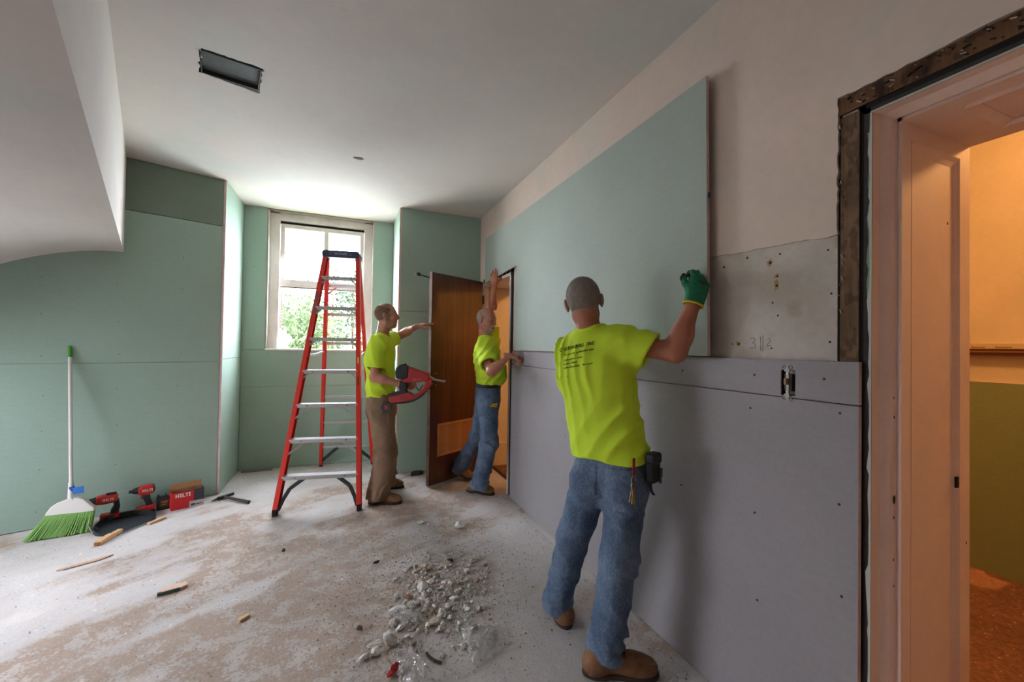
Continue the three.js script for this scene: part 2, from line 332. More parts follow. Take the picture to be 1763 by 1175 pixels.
// ---------------------------------------------------------------- right wall, its two door openings and what is fixed to it
{
  const w = struct('wall_right');
  const D1a = -4.70, D1b = -3.75, D1y = 2.16, D2a = -.757, D2b = .12, D2y = 2.2;
  // thick masonry with two door openings
  part(w, 'masonry', slabZY([[-5.75, 0], [D1a, 0], [D1a, D1y], [D1b, D1y], [D1b, 0], [D2a - .012, 0], [D2a - .012, D2y], [D2b, D2y], [D2b, 0], [2.7, 0], [2.7, YC + .3], [-5.75, YC + .3]], 1.522, .497), std(0xffffff, .9, { map: mottled([196, 182, 168], 6, 14, 1, 62) }));
  // plaster coat, cut away round the door openings and where old board is laid bare
  const R2 = rng(44);
  const rag = (a, b, n, rough) => { const o = []; for (let i = 0; i < n; i++) { const t = i / n; o.push([a[0] + (b[0] - a[0]) * t + (R2() - .5) * rough, a[1] + (b[1] - a[1]) * t + (R2() - .5) * rough]); } return o; };
  const pl = [[-4.74, 2.226], ...rag([-4.58, 2.226], [-3.664, 2.226], 30, .006), ...rag([-3.664, 2.22], [-3.664, 1.38], 24, .005), [-3.61, 1.38], [-1.46, 1.38], ...rag([-1.46, 1.858], [-.858, 1.829], 26, .007), ...rag([-.853, 1.83], [-.853, 2.284], 24, .006), ...rag([-.853, 2.284], [.19, 2.284], 40, .007), [.19, 0], [2.6, 0], [2.6, YC], [-4.74, YC]];
  part(w, 'plaster', slabZY(pl, XR, .0135), M.plaster);
  // old embossed board, laid bare
  const oldMap = tex(1024, 1024, (u, v) => {
    const a = fbm(u, v, 4, 5, 501), b = fbm(u, v, 30, 3, 511), st = smooth(.56, .7, fbm(u, v, 6, 4, 521));
    const dots = Math.max(0, Math.sin(u * 2 * Math.PI * 64) * Math.sin((v + u * .5) * 2 * Math.PI * 64)) * smooth(.4, .55, fbm(u, v, 5, 3, 531));
    const l = (a - .5) * 34 + (b - .5) * 10 + dots * 14;
    return [200 + l - st * 14, 191 + l - st * 17, 181 + l - st * 22];
  }, true, .6);
  const oldBump = tex(512, 512, (u, v) => .5 + .5 * Math.sin(u * 2 * Math.PI * 32) * Math.sin((v + u * .5) * 2 * Math.PI * 32), false, .3);
  part(w, 'old_board', slabZY([[-1.5, 1.36], [-.856, 1.36], [-.856, 1.86], [-1.5, 1.89]], 1.5165, .006), std(0xffffff, .8, { map: oldMap, bumpMap: oldBump, bumpScale: .0012 }), 'old embossed wallboard laid bare, with torn paper round its nail holes');
  // torn patches with a nail hole each
  const tornM = std(0xb58e62, .95), hole = std(0x2b241f, .9);
  for (const [z, y, s, q] of [[-1.189, 1.819, .7, 1], [-1.092, 1.782, 1.3, 2], [-1.054, 1.808, .7, 0], [-1.066, 1.69, 1.0, 3], [-1.064, 1.725, .8, 1], [-1.082, 1.626, .6, 0], [-1.061, 1.576, .6, 0], [-1.226, 1.468, 1.1, 2], [-1.085, 1.452, .6, 0], [-.888, 1.788, .6, 0], [-.877, 1.638, .6, 0], [-.881, 1.475, .7, 0], [-1.30, 1.80, .7, 1], [-1.255, 1.468, .5, 0]]) {
    const n = 11, o = [], wv = .011 * s; for (let i = 0; i < n; i++) { const a = i / n * Math.PI * 2, r = wv * (.55 + .7 * R2()) * (q === 3 ? 1.3 : 1); o.push([z + Math.cos(a) * r * (q === 3 ? .6 : 1), y + Math.sin(a) * r * (q === 3 ? 1.7 : 1)]); }
    if (q) part(w, 'torn_paper', slabZY(o, 1.5158, .001), tornM);
    part(w, 'nail_hole', new THREE.CylinderGeometry(.0035 * s + .0012, .0035 * s + .0012, .0016, 10).rotateZ(Math.PI / 2).translate(1.5156, y - .002, z + .003), hole);
  }
  // pencilled figures 3 1/2 on the bare board
  const pen = std(0x6e665e, .9), stroke = (pts) => tube(pts.map(([z, y]) => [1.516, y, z]), .0011, 24, 5);
  part(w, 'pencil_mark', [stroke([[-1.172, 1.486], [-1.155, 1.49], [-1.152, 1.478], [-1.164, 1.472], [-1.15, 1.466], [-1.152, 1.452], [-1.172, 1.451]]), stroke([[-1.128, 1.496], [-1.126, 1.47], [-1.127, 1.44]]), stroke([[-1.118, 1.50], [-1.117, 1.47], [-1.118, 1.437]]), stroke([[-1.1, 1.485], [-1.09, 1.488], [-1.088, 1.477], [-1.102, 1.46], [-1.084, 1.46]])], pen);

  // grey board dado: the tall sheet and the narrow strip above it, bodies of their own
  const near = -.779, far = -3.645;
  const g2 = new THREE.Group(); g2.name = 'dado'; g2.position.set(1.4885, 0, far); g2.rotation.y = -Math.PI / 2; w.add(g2);   // local x = along +z, local z = -x (room side)
  { const [g, m] = sheet(near - far, 1.262, M.grey, .0159, 0, .008, 0); part(g2, 'board', g, m); }
  { const T = .0159, hz = -1.0 - far; // strip with the switch cut-out, made of an outline
    const z0 = hz - .026, z1 = hz + .026, y0 = 1.274, y1 = 1.407, c0 = 1.279, c1 = 1.372;
    const sg = outline([[0, y0], [near - far, y0], [near - far, y1 + .002], [0, y1 - .006]], T, 0, [[[z0, c0], [z0, c1], [z1, c1], [z1, c0]]]).translate(0, 0, -T);
    part(g2, 'board', uvm(sg), [M.grey, M.edge], 'narrow grey strip with a cut-out for the switch'); }
  screws(g2, [[-.879, 1.349], [-1.131, 1.345], [-.831, 1.242], [-1.147, 1.213], [-1.126, .811], [-.832, .948], [-1.112, .482], [-.824, .658], [-1.5, 1.34], [-1.9, 1.34], [-2.3, 1.34], [-2.6, 1.1], [-2.6, .8], [-3.1, 1.2], [-3.1, .8], [-3.5, .6], [-3.5, 1.2], [-1.5, .8], [-1.9, .5]].map(([z, y]) => [z - far, y]), .0005, M.screw);
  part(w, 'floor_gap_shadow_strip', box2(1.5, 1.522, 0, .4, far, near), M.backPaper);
}

// the wide doorway to the hall, its casing taken off
{
  const d = struct('door_2', [0, 0, 0]);
  const woodTex = (c, seed) => tex(512, 512, (u, v) => { const g = fbm(u * 1, v * .12, 64, 4, seed), b = fbm(u, v, 6, 4, seed + 4), st = smooth(.6, .75, fbm(u, v, 9, 3, seed + 8)); const sp = smooth(.55, .7, fbm(u, v, 20, 3, seed + 12)); const l = (g - .5) * 26 + (b - .5) * 60 - st * 30 - sp * 26; return [c[0] + l, c[1] + l * .86, c[2] + l * .7]; }, true, .35, .7);
  const stud = std(0xffffff, .85, { map: woodTex([112, 86, 62], 601) }), beam = std(0xffffff, .85, { map: woodTex([98, 66, 40], 621) }), black = std(0x17120f, .9), grime = std(0xffffff, .8, { map: mottled([52, 45, 42], 8, 16, .3, 63, 256) });
  M.oldWood = stud;
  const R2 = rng(8);
  // rough stud left of the opening, beam over it
  part(d, 'stud', box2(1.513, 1.56, 0, 2.215, -.846, -.793), stud, 'old brown wooden stud');
  part(d, 'header_beam', box2(1.5115, 1.56, 2.226, 2.281, -.852, .21), beam, 'dark splintered wooden beam over the doorway');
  part(d, 'gap_liner', [box2(1.519, 1.56, 0, 2.227, -.795, -.778), box2(1.519, 1.56, 2.205, 2.228, -.80, .2), box2(1.5185, 1.53, 0, 2.28, -.858, -.846)], black);
  part(d, 'jamb_edge', [box2(1.5115, 1.535, 0, 2.207, -.779, -.7615), box2(1.5115, 1.535, 2.192, 2.207, -.779, .4)], grime);
  // white paint left on the jamb edge, with its chipped outline
  { const o = [[-.757, 0], [-.757, 2.19]]; let y = 2.19; while (y > .02) { o.push([-.762 - R2() ** 2 * .009, y]); y -= .012 + R2() * .05; } o.push([-.762, 0]);
    part(d, 'paint_edge', slabZY(o.reverse(), 1.509, .004), std(0xb9bcb2, .6), 'chipped white paint along the jamb edge');
    part(d, 'paint_edge', slabZY([[-.76, 2.188], [.4, 2.188], [.4, 2.193], [-.76, 2.194]], 1.509, .004), std(0xb9bcb2, .6)); }
  { const o = []; let y = 2.13; o.push([-.7615, 1.58]); o.push([-.7615, 2.13]); while (y > 1.6) { o.push([-.764 - R2() * .008, y]); y -= .02 + R2() * .03; }
    part(d, 'paint_chip', slabZY(o.reverse(), 1.5108, .003), std(0x6f8a78, .7), 'remains of pale green paint'); }
  // splinters and plaster crumbs along the beam and stud
  const pale = std(0xb7a68f, .9), sp = (z, y, s, a, m2) => part(d, 'splinter', box(.006, .006 * s, .034 * s).rotateX(a).translate(1.509, y, z), m2);
  for (let i = 0; i < 60; i++) { const t = R2(); sp(-.84 + t * .42, 2.233 + R2() * .047, .12 + .4 * R2() ** 2, R2() * 1.2 - .5, [pale, beam, black, black][Math.floor(R2() * 4)]); }
  for (let i = 0; i < 16; i++) sp(-.85 + R2() * .014, 1.45 + R2() * .76, .15 + R2() * .25, 1.2 + R2() * .6, R2() < .6 ? pale : stud);

  // panelled jamb lining, painted
  const jp = std(0xffffff, .55, { map: mottled([238, 214, 202], 3, 8, .5, 64, 256) });
  M.jambPaint = jp;
  // horizontal section in (x, z): the lining steps out towards the opening behind a small cove
  const H = 2.19, sec = [[1.512, -.757], [1.545, -.757], [1.552, -.755], [1.560, -.749], [1.572, -.739], [1.583, -.735], [2.02, -.735], [2.02, -.77], [1.512, -.77]];
  part(d, 'jamb', slabXZ(sec, 0, H), jp, 'painted wooden jamb with a small cove along its room edge');
  const fr = (x0, x1, y0, y1) => box2(x0, x1, y0, y1, -.736, -.7235);
  part(d, 'jamb_stile', fr(1.60, 1.652, 0, H - .002), jp);
  part(d, 'jamb_stile', fr(1.952, 2.018, 0, H - .002), jp);
  part(d, 'jamb_rail', fr(1.652, 1.952, 2.112, H - .002), jp);
  part(d, 'jamb_rail', fr(1.652, 1.952, 0, .2), jp);
  // moulding round the sunk panel
  const mo = [[0, 0], [.012, .001], [.018, .006], [.024, .007], [.034, .013], [.036, 0]];
  const vert = (x, y0, y1, s) => slabXZ((s > 0 ? mo.slice().reverse() : mo).map(([a, b]) => [x + s * a, -.737 + b + .001]), y0, y1);
  part(d, 'panel_moulding', vert(1.916, .2, 2.112, 1), jp);
  part(d, 'panel_moulding', vert(1.688, .2, 2.112, -1), jp);
  part(d, 'panel_moulding', [slabZY([[-.736, 2.112], [-.7225, 2.112], [-.725, 2.106], [-.730, 2.098], [-.736, 2.076]], 1.66, .285)], jp);
  // paint chips on the jamb
  for (const [x, y, s] of [[1.586, .985, 1.4], [1.584, .93, .5], [1.585, 1.24, .5], [1.583, 1.3, .35], [1.584, .80, .4], [1.585, .72, .4], [1.90, 1.985 - .1, .5], [1.949, 1.0, 0], [1.994, .79, .5], [1.62, 1.4, .35], [1.64, .95, .4]]) if (s) part(d, 'paint_chip', new THREE.CylinderGeometry(.0045 * s, .0045 * s, .0015, 9).rotateX(Math.PI / 2).scale(1, 2.2, 1).translate(x, y, x < 1.6 ? -.7345 : x > 1.95 ? -.723 : -.7345), std(0x4a3a2c, .9));
  part(d, 'bolt_hole', box2(1.928, 1.944, .985, 1.022, -.7275, -.7222), std(0x120c08, .9), 'dark latch mortise');
  // head lining with its own sunk panel
  const hl = (x0, x1, z0, z1, y0, y1) => box2(x0, x1, y0, y1, z0, z1);
  part(d, 'head_lining', hl(1.585, 2.02, -.735, .36, H - .012, H + .01), jp);
  part(d, 'head_backing', hl(1.513, 2.02, -.775, .36, H + .001, H + .016), jp);
  part(d, 'head_lining', [hl(1.512, 1.55, -.757, .36, H - .002, H + .012), bar(V(1.567, H - .005, -.757), V(1.567, H - .005, .36), .04, .010, V(.55, 1, 0))], jp);
  part(d, 'head_stile', hl(1.60, 1.66, -.735, .36, H - .024, H - .011), jp);
  part(d, 'head_stile', hl(1.955, 2.018, -.735, .36, H - .024, H - .011), jp);
  part(d, 'head_rail', hl(1.66, 1.955, -.735, -.62, H - .024, H - .011), jp);
  part(d, 'panel_moulding', [bar(V(1.675, H - .014, -.62), V(1.675, H - .014, .36), .03, .014, V(.5, 1, 0)), bar(V(1.94, H - .014, -.62), V(1.94, H - .014, .36), .03, .014, V(-.5, 1, 0)), bar(V(1.66, H - .014, -.607), V(1.955, H - .014, -.607), .03, .014, V(0, 1, -.5))], jp);
}

// the hall beyond: floor covering, walls, lamps
{
  const hf = struct('floor_hall');
  const map = tex(1024, 1024, (u, v) => { const a = fbm(u, v, 6, 5, 701), b = fbm(u, v, 120, 2, 711), sp2 = smooth(.88, .95, vnoise(u * 180, v * 180, 180, 721)), pd = smooth(.62, .75, fbm(u, v, 5, 4, 731)); const l = (a - .5) * 26 + (b - .5) * 44 + sp2 * 70 + pd * 55; return [112 + l, 76 + l * .8, 58 + l * .7]; }, true, 1.6);
  part(hf, 'carpet', slabXZ([[1.67, 2.7], [4.3, 2.7], [4.3, -5.0], [1.67, -5.0]], -.2, .004), std(0xffffff, .9, { map }));
  part(hf, 'threshold', [box2(1.655, 1.685, 0, .014, -4.69, -3.76)], std(0x2a1c12, .7));
  const hw = struct('wall_hall');
  const cream = std(0xffffff, .8, { map: mottled([214, 200, 176], 3, 9, 1.2, 65, 256) });
  M.cream = cream;
  part(hw, 'wall_core', [box2(3.98, 4.3, 0, YC, -5.0, 2.7), box2(1.5, 4.3, 0, YC, 2.5, 2.7), box2(2.02, 4.3, 0, YC, -5.2, -4.9)], cream);
  part(hw, 'jamb_lining', box2(1.512, 2.02, 0, 2.19, -4.73, -4.695), cream);
  const wb = new THREE.Group(); wb.name = 'dado'; wb.position.set(3.964, 0, 2.4); wb.rotation.y = -Math.PI / 2; hw.add(wb);
  for (const [x, w2] of [[-2.6, 2.42], [-5.03, 2.42], [-7.2, 2.16]]) { const [g, m] = sheet(w2, 1.25, M.olive, .0159, x, .004, 0); part(wb, 'board', g, m); }
  const hc = struct('ceiling_hall');
  part(hc, 'slab', box2(2.0, 4.3, YC, YC + .5, -5.2, 2.7), cream);
  const bb = struct('baseboard_hall');
  part(bb, 'board', [box2(1.56, 2.02, .004, .27, -4.7, -4.677)], M.cream);
  // chalk rail on the hall wall: pale strip with printed labels and a dark wooden tray
  const rail = thing('chalk_rail', 'pale rail with small printed labels above a dark brown wooden ledge on orange-lit hall wall', 'rail', null, [3.98, 0, -1.2]);
  part(rail, 'label_strip', box2(-.012, 0, 1.477, 1.511, -2.4, 3), std(0xc9b48e, .6));
  part(rail, 'ledge', [box2(-.05, 0, 1.432, 1.452, -2.4, 3), box2(-.036, 0, 1.462, 1.476, -2.4, 3)], std(0x4a1c10, .45), 'dark brown wooden ledge');
  part(rail, 'bead', box2(-.052, 0, 1.4525, 1.4615, -2.4, 3), std(0x8a5a3c, .5));
  const c = document.createElement('canvas'); c.width = 512; c.height = 32; const x = c.getContext('2d'); x.fillStyle = '#c9b48e'; x.fillRect(0, 0, 512, 32); x.fillStyle = '#5a4020'; x.font = 'bold 22px sans-serif'; for (const [a, n] of [[130, 9], [300, 10]]) for (let i = 0; i < n; i++) x.fillRect(a + i * 11, i ? 12 + (i * 7) % 4 : 5, 8, i ? 9 : 16);
  const ct = new THREE.CanvasTexture(c); ct.colorSpace = THREE.SRGBColorSpace;
  const pg = new THREE.PlaneGeometry(.34, .021).rotateY(-Math.PI / 2).translate(-.0128, 1.487, -.13); part(rail, 'printed_label', pg, std(0xffffff, .7, { map: ct }));
  // two ceiling lamps of the hall, outside the frame; their warm light reaches both doorways
  for (const [lx, lz, I, lb] of [[3.1, -.30, 2.5, 'near'], [3.1, -3.4, 2.9, 'far']]) {
    const l = thing('hall_ceiling_lamp', lb === 'near' ? 'round opal ceiling lamp in the hall beyond the near doorway' : 'round opal ceiling lamp in the hall beyond the far doorway', 'lamp', null, [lx, YC - .05, lz]);
    part(l, 'base', cyl(.11, .11, .05, 0, .025, 0, 28), std(0xb08a4a, .4, { metalness: .7 }));
    const sh = part(l, 'lamp_shade', new THREE.SphereGeometry(.13, 28, 16, 0, Math.PI * 2, Math.PI / 2, Math.PI / 2).scale(1, .7, 1), new THREE.MeshStandardMaterial({ color: 0xfff1dc, emissive: new THREE.Color(1, .42, .1), emissiveIntensity: 3, roughness: .4 }));
    sh.castShadow = false;
    const p = new THREE.PointLight(new THREE.Color(1, .49, .16), I, 0, 2); p.position.set(lx, YC - .26, lz); p.castShadow = true; p.shadow.radius = 5; p.shadow.mapSize.set(1024, 1024); p.name = 'hall_ceiling_lamp_light'; scene.add(p);
  }
}

// ---------------------------------------------------------------- window at the end of the room
{
  const w = struct('window_1', [0, 0, ZB]);
  const oldWhite = std(0xffffff, .55, { map: mottled([222, 214, 208], 5, 14, .4, 66, 256) });
  M.oldWhite = oldWhite;
  const x0 = -.832, x1 = .322, y0 = 1.362, y1 = 2.965;
  // cut edges of the green board round the opening
  part(w, 'board_edge', [box2(x0 - .0, x0 + .012, y0, y1, -.02, .001)], M.edge);
  part(w, 'board_edge', [box2(x1 - .012, x1, y0, y1, -.02, .001)], M.edge);
  part(w, 'reveal', [box2(x0, x0 + .01, y0, y1, -.11, -.02), box2(x1 - .01, x1, y0, y1, -.11, -.02)], M.green);
  // box frame
  part(w, 'window_frame', [box2(x0 + .01, x0 + .105, y0, y1, -.2, -.10)], oldWhite);
  part(w, 'window_frame', [box2(x1 - .105, x1 - .01, y0, y1, -.2, -.10)], oldWhite);
  part(w, 'window_frame', [box2(x0 + .104, x1 - .104, y1 - .07, y1 + .012, -.2, -.106), box2(x0 + .1, x1 - .1, y1 - .10, y1 - .07, -.2, -.185)], oldWhite);
  part(w, 'stop_bead', [box2(x0 + .092, x0 + .112, y0 + .02, y1 - .075, -.118, -.098)], oldWhite);
  part(w, 'stop_bead', [box2(x1 - .112, x1 - .092, y0 + .02, y1 - .075, -.118, -.098)], oldWhite);
  part(w, 'head_gap', [box2(x0 + .105, x1 - .105, y1 - .10, y1 - .07, -.19, -.175)], M.dark);
  const sill = part(w, 'window_sill', rbox(x1 - x0 + .005, .022, .21, .006, (x0 + x1) / 2, y0 + .002, -.095), std(0xe4e0da, .5));
  // upper sash with a meeting rail and one upright glazing bar
  const s0 = x0 + .112, s1 = x1 - .112, t0 = 2.115, t1 = 2.862, zs = -.165;
  const rail = (a, b, c, d2) => box2(a, b, c, d2, zs - .02, zs + .02);
  const sash = part(w, 'sash', [rail(s0, s0 + .045, t0, t1), rail(s1 - .045, s1, t0, t1), rail(s0 + .045, s1 - .045, t1 - .045, t1), rail(s0 + .045, s1 - .045, t0, t0 + .085), rail(-.25, -.2, t0 + .085, t1 - .045)], oldWhite);
  const glass = new THREE.MeshPhysicalMaterial({ color: 0xffffff, roughness: .02, transmission: 1, thickness: 0, ior: 1.5 });
  part(sash, 'pane', box2(s0 + .045, -.25, t0 + .085, t1 - .045, zs - .002, zs + .002), glass);
  part(sash, 'pane', box2(-.2, s1 - .045, t0 + .085, t1 - .045, zs - .002, zs + .002), glass);
  const cp = std(0xe9e4de, .7);
  for (const [x, y, s] of [[-.61, 2.165, 1], [-.585, 2.172, .7], [.06, 2.15, .8], [.12, 2.155, 1]]) part(sash, 'bare_patch', rbox(.07 * s, .02 * s, .003, .001, x, y, zs + .0205), cp);
  part(w, 'catch', [box2(s0, s1, t0 - .012, t0, zs - .012, zs + .012)], std(0x4a4340, .6));
  // lower opening: one clear pane outside, dark red sash channels at the left side
  part(w, 'pane', box2(s0, s1, y0 + .02, t0 - .01, -.192, -.189), glass);
  const red = std(0x8e1f2e, .5);
  part(w, 'sash_channel', box2(s0 + .004, s0 + .010, y0 + .25, t0 - .02, -.185, -.17), red);
  part(w, 'sash_channel', box2(s0 + .018, s0 + .025, y0 + .25, t0 - .02, -.185, -.17), red);
}
windowLight(.94, 1.2, -.255, 2.05, ZB - .235, -.255, 1.1, -2.5, 11.5);
windowLight(1.5, 1.1, -3.43, 1.45, -2.5, 0, 1.3, -2.9, 3.8);

// ---- what is seen through the window: trees, a house edge, grass far below
{
  const g = struct('ground_outside', [0, 0, 0]);
  part(g, 'lawn', slabXZ([[-60, -5.9], [60, -5.9], [60, -90], [-60, -90]], -4.4, -4.2), std(0xffffff, .95, { map: mottled([120, 140, 84], 16, 22, 3, 67, 256) }));
  const leafM = [std(0x4c6138, .7, { side: THREE.DoubleSide }), std(0x3c5538, .7, { side: THREE.DoubleSide }), std(0x61724a, .7, { side: THREE.DoubleSide })];
  const bark = std(0x5b4a3a, .9);
  const leaf = new THREE.BufferGeometry();
  leaf.setAttribute('position', new THREE.Float32BufferAttribute([0, -.5, 0, .28, 0, .08, 0, .5, 0, 0, -.5, 0, 0, .5, 0, -.28, 0, .08], 3)); leaf.computeVertexNormals();
  function tree(x, z, top, w, mi, seed, label) {
    const R2 = rng(seed), base = -4.2;
    const t = thing('tree', label, 'tree', null, [x, base, z]);
    const limbs = [rod(V(0, 0, 0), V(.1, (top - base) * .55, 0), .22, .12)];
    const n = 9500, inst = new THREE.InstancedMesh(leaf, leafM[mi], n), mtx = new THREE.Matrix4(), q = new THREE.Quaternion(), e = new THREE.Euler();
    const clumps = []; for (let i = 0; i < 40; i++) { const y = .25 + .75 * R2(), r = w * Math.sqrt(Math.max(.05, 1 - ((y - .5) / .55) ** 2)) * (.4 + .6 * R2()), a = R2() * 6.28; clumps.push(V(Math.cos(a) * r, (top - base) * y - .35, Math.sin(a) * r)); }
    for (let i = 0; i < 9; i++) limbs.push(rod(V(.05, (top - base) * (.3 + .03 * i), 0), clumps[i * 4], .07, .025, 8));
    part(t, 'trunk', limbs, bark);
    const c = new THREE.Color();
    for (let i = 0; i < n; i++) {
      const k = clumps[i % 40], d = V(R2() - .5, R2() - .5, R2() - .5).multiplyScalar(1.5).add(V(R2() - .5, R2() - .5, R2() - .5).multiplyScalar(.8));
      e.set(R2() * 6, R2() * 6, R2() * 6); q.setFromEuler(e); const s = .10 + .12 * R2();
      mtx.compose(k.clone().add(d), q, V(s, s, s)); inst.setMatrixAt(i, mtx);
      const l = .85 + .3 * R2(); inst.setColorAt(i, c.setRGB(l, l, l * .95));
    }
    inst.name = 'foliage'; inst.userData.kind = 'stuff'; inst.castShadow = inst.receiveShadow = true; t.add(inst);
  }
  tree(-2.4, -17, 3.7, 2.3, 2, 3, 'pale yellow-green tree behind the left of the window');
  tree(.4, -19, 4.0, 2.6, 1, 4, 'darker green tree behind the right of the window');
  tree(-.9, -14.5, 2.4, 1.7, 0, 5, 'mid green tree low in the middle of the window');
  tree(2.8, -24, 4.6, 3.2, 1, 6, 'tall green tree farthest to the right beyond the window');
  tree(-4.6, -27, 3.8, 3.0, 0, 7, 'distant green tree at the left edge of the window');
  const h = thing('house', 'pale house with a red-brown roof at the left edge of the window view', 'house', null, [-4.6, -4.2, -21]);
  part(h, 'wall', box2(-2.2, 1.1, 0, 6.2, -3, 0), std(0xcfc3b4, .9));
  part(h, 'roof', outline([[-2.5, 6.1], [1.4, 6.1], [-.55, 7.5]], 3.4).translate(0, 0, -3.2), std(0x9a6a58, .9));
  for (const x of [-1.2, .3]) part(h, 'window', [box2(x - .35, x + .35, 4.1, 5.2, -.02, .03)], std(0x39424a, .2));
}

// ---------------------------------------------------------------- people: distance fields, meshed
// every shape is a function p -> distance; a list of shapes is joined with a smooth minimum
const smin = (a, b, k) => { const h = Math.max(k - Math.abs(a - b), 0) / k; return Math.min(a, b) - h * h * k * .25; };
const smax = (a, b, k) => -smin(-a, -b, k);
function cap(a, b, ra, rb = ra, flat = null) {          // tapered capsule, optionally flattened along a direction
  const ax = a.x, ay = a.y, az = a.z, bx = b.x - ax, by = b.y - ay, bz = b.z - az, n = flat && flat.n, s = flat ? flat.s : 1;
  let cx = bx, cy = by, cz = bz;
  if (n) { const q = (bx * n.x + by * n.y + bz * n.z) * (s - 1); cx += q * n.x; cy += q * n.y; cz += q * n.z; }
  const l2 = cx * cx + cy * cy + cz * cz + 1e-12;
  return (x, y, z) => {
    let px = x - ax, py = y - ay, pz = z - az;
    if (n) { const q = (px * n.x + py * n.y + pz * n.z) * (s - 1); px += q * n.x; py += q * n.y; pz += q * n.z; }
    let h = (px * cx + py * cy + pz * cz) / l2; h = h < 0 ? 0 : h > 1 ? 1 : h;
    const dx = px - h * cx, dy = py - h * cy, dz = pz - h * cz;
    return (Math.sqrt(dx * dx + dy * dy + dz * dz) - (ra + (rb - ra) * h)) / (n ? Math.max(1, s * .8) : 1);
  };
}
// ellipsoid at c with half axes r along the axes X, Y, Z
function ell(c, r, X, Y, Z) {
  return (x, y, z) => {
    const px = x - c.x, py = y - c.y, pz = z - c.z, a = (px * X.x + py * X.y + pz * X.z) / r[0], b = (px * Y.x + py * Y.y + pz * Y.z) / r[1], e = (px * Z.x + py * Z.y + pz * Z.z) / r[2];
    const k0 = Math.sqrt(a * a + b * b + e * e) + 1e-9, k1 = Math.sqrt((a / r[0]) ** 2 + (b / r[1]) ** 2 + (e / r[2]) ** 2) + 1e-9;
    return k0 * (k0 - 1) / k1;
  };
}
const plane = (o, n) => (x, y, z) => (x - o.x) * n.x + (y - o.y) * n.y + (z - o.z) * n.z;
function union(list, k) { return (x, y, z) => { let d = list[0](x, y, z); for (let i = 1; i < list.length; i++) { const e = list[i](x, y, z); if (e < d + k) d = smin(d, e, k); } return d; }; }
// surface nets in a box
function skin(fn, lo, hi, cell) {
  const nx = Math.ceil((hi.x - lo.x) / cell) + 2, ny = Math.ceil((hi.y - lo.y) / cell) + 2, nz = Math.ceil((hi.z - lo.z) / cell) + 2, F = new Float32Array(nx * ny * nz);
  const B = 6, at = (i, j, k) => (k * ny + j) * nx + i, reach = B * cell * .87 * 1.6 + .012;
  for (let k0 = 0; k0 < nz; k0 += B) for (let j0 = 0; j0 < ny; j0 += B) for (let i0 = 0; i0 < nx; i0 += B) {
    const m = fn(lo.x + (i0 + B / 2) * cell, lo.y + (j0 + B / 2) * cell, lo.z + (k0 + B / 2) * cell), far = Math.abs(m) > reach;
    for (let k = k0; k < Math.min(nz, k0 + B); k++) for (let j = j0; j < Math.min(ny, j0 + B); j++) for (let i = i0; i < Math.min(nx, i0 + B); i++) F[at(i, j, k)] = far ? m : fn(lo.x + i * cell, lo.y + j * cell, lo.z + k * cell);
  }
  const id = new Int32Array(nx * ny * nz).fill(-1), pos = [], idx = [];
  const E = [[0, 1], [2, 3], [4, 5], [6, 7], [0, 2], [1, 3], [4, 6], [5, 7], [0, 4], [1, 5], [2, 6], [3, 7]];
  for (let k = 0; k < nz - 1; k++) for (let j = 0; j < ny - 1; j++) for (let i = 0; i < nx - 1; i++) {
    const v = []; let mask = 0; for (let c = 0; c < 8; c++) { const f = F[at(i + (c & 1), j + ((c >> 1) & 1), k + (c >> 2))]; v.push(f); if (f < 0) mask |= 1 << c; }
    if (mask === 0 || mask === 255) continue;
    let x = 0, y = 0, z = 0, n = 0;
    for (const [a, b] of E) { const fa = v[a], fb = v[b]; if ((fa < 0) === (fb < 0)) continue; const t = fa / (fa - fb); x += (a & 1) + t * ((b & 1) - (a & 1)); y += ((a >> 1) & 1) + t * (((b >> 1) & 1) - ((a >> 1) & 1)); z += (a >> 2) + t * ((b >> 2) - (a >> 2)); n++; }
    id[at(i, j, k)] = pos.length / 3; pos.push(lo.x + (i + x / n) * cell, lo.y + (j + y / n) * cell, lo.z + (k + z / n) * cell);
  }
  for (let k = 1; k < nz - 1; k++) for (let j = 1; j < ny - 1; j++) for (let i = 1; i < nx - 1; i++) {
    const s0 = F[at(i, j, k)] < 0;
    const q = (a, b, c, d, flip) => { if (a < 0 || b < 0 || c < 0 || d < 0) return; flip ? idx.push(a, b, c, a, c, d) : idx.push(a, c, b, a, d, c); };
    if (s0 !== F[at(i + 1, j, k)] < 0) q(id[at(i, j - 1, k - 1)], id[at(i, j, k - 1)], id[at(i, j, k)], id[at(i, j - 1, k)], s0);
    if (s0 !== F[at(i, j + 1, k)] < 0) q(id[at(i - 1, j, k - 1)], id[at(i - 1, j, k)], id[at(i, j, k)], id[at(i, j, k - 1)], s0);
    if (s0 !== F[at(i, j, k + 1)] < 0) q(id[at(i - 1, j - 1, k)], id[at(i, j - 1, k)], id[at(i, j, k)], id[at(i - 1, j, k)], s0);
  }
  const g = new THREE.BufferGeometry(); g.setAttribute('position', new THREE.Float32BufferAttribute(pos, 3)); g.setIndex(idx); g.computeVertexNormals();
  return g;
}
function paint(g, fn) { const p = g.attributes.position, c = new Float32Array(p.count * 3); for (let i = 0; i < p.count; i++) { const [r, gg, b] = fn(p.getX(i), p.getY(i), p.getZ(i)); c[3 * i] = r; c[3 * i + 1] = gg; c[3 * i + 2] = b; } g.setAttribute('color', new THREE.BufferAttribute(c, 3)); return g; }
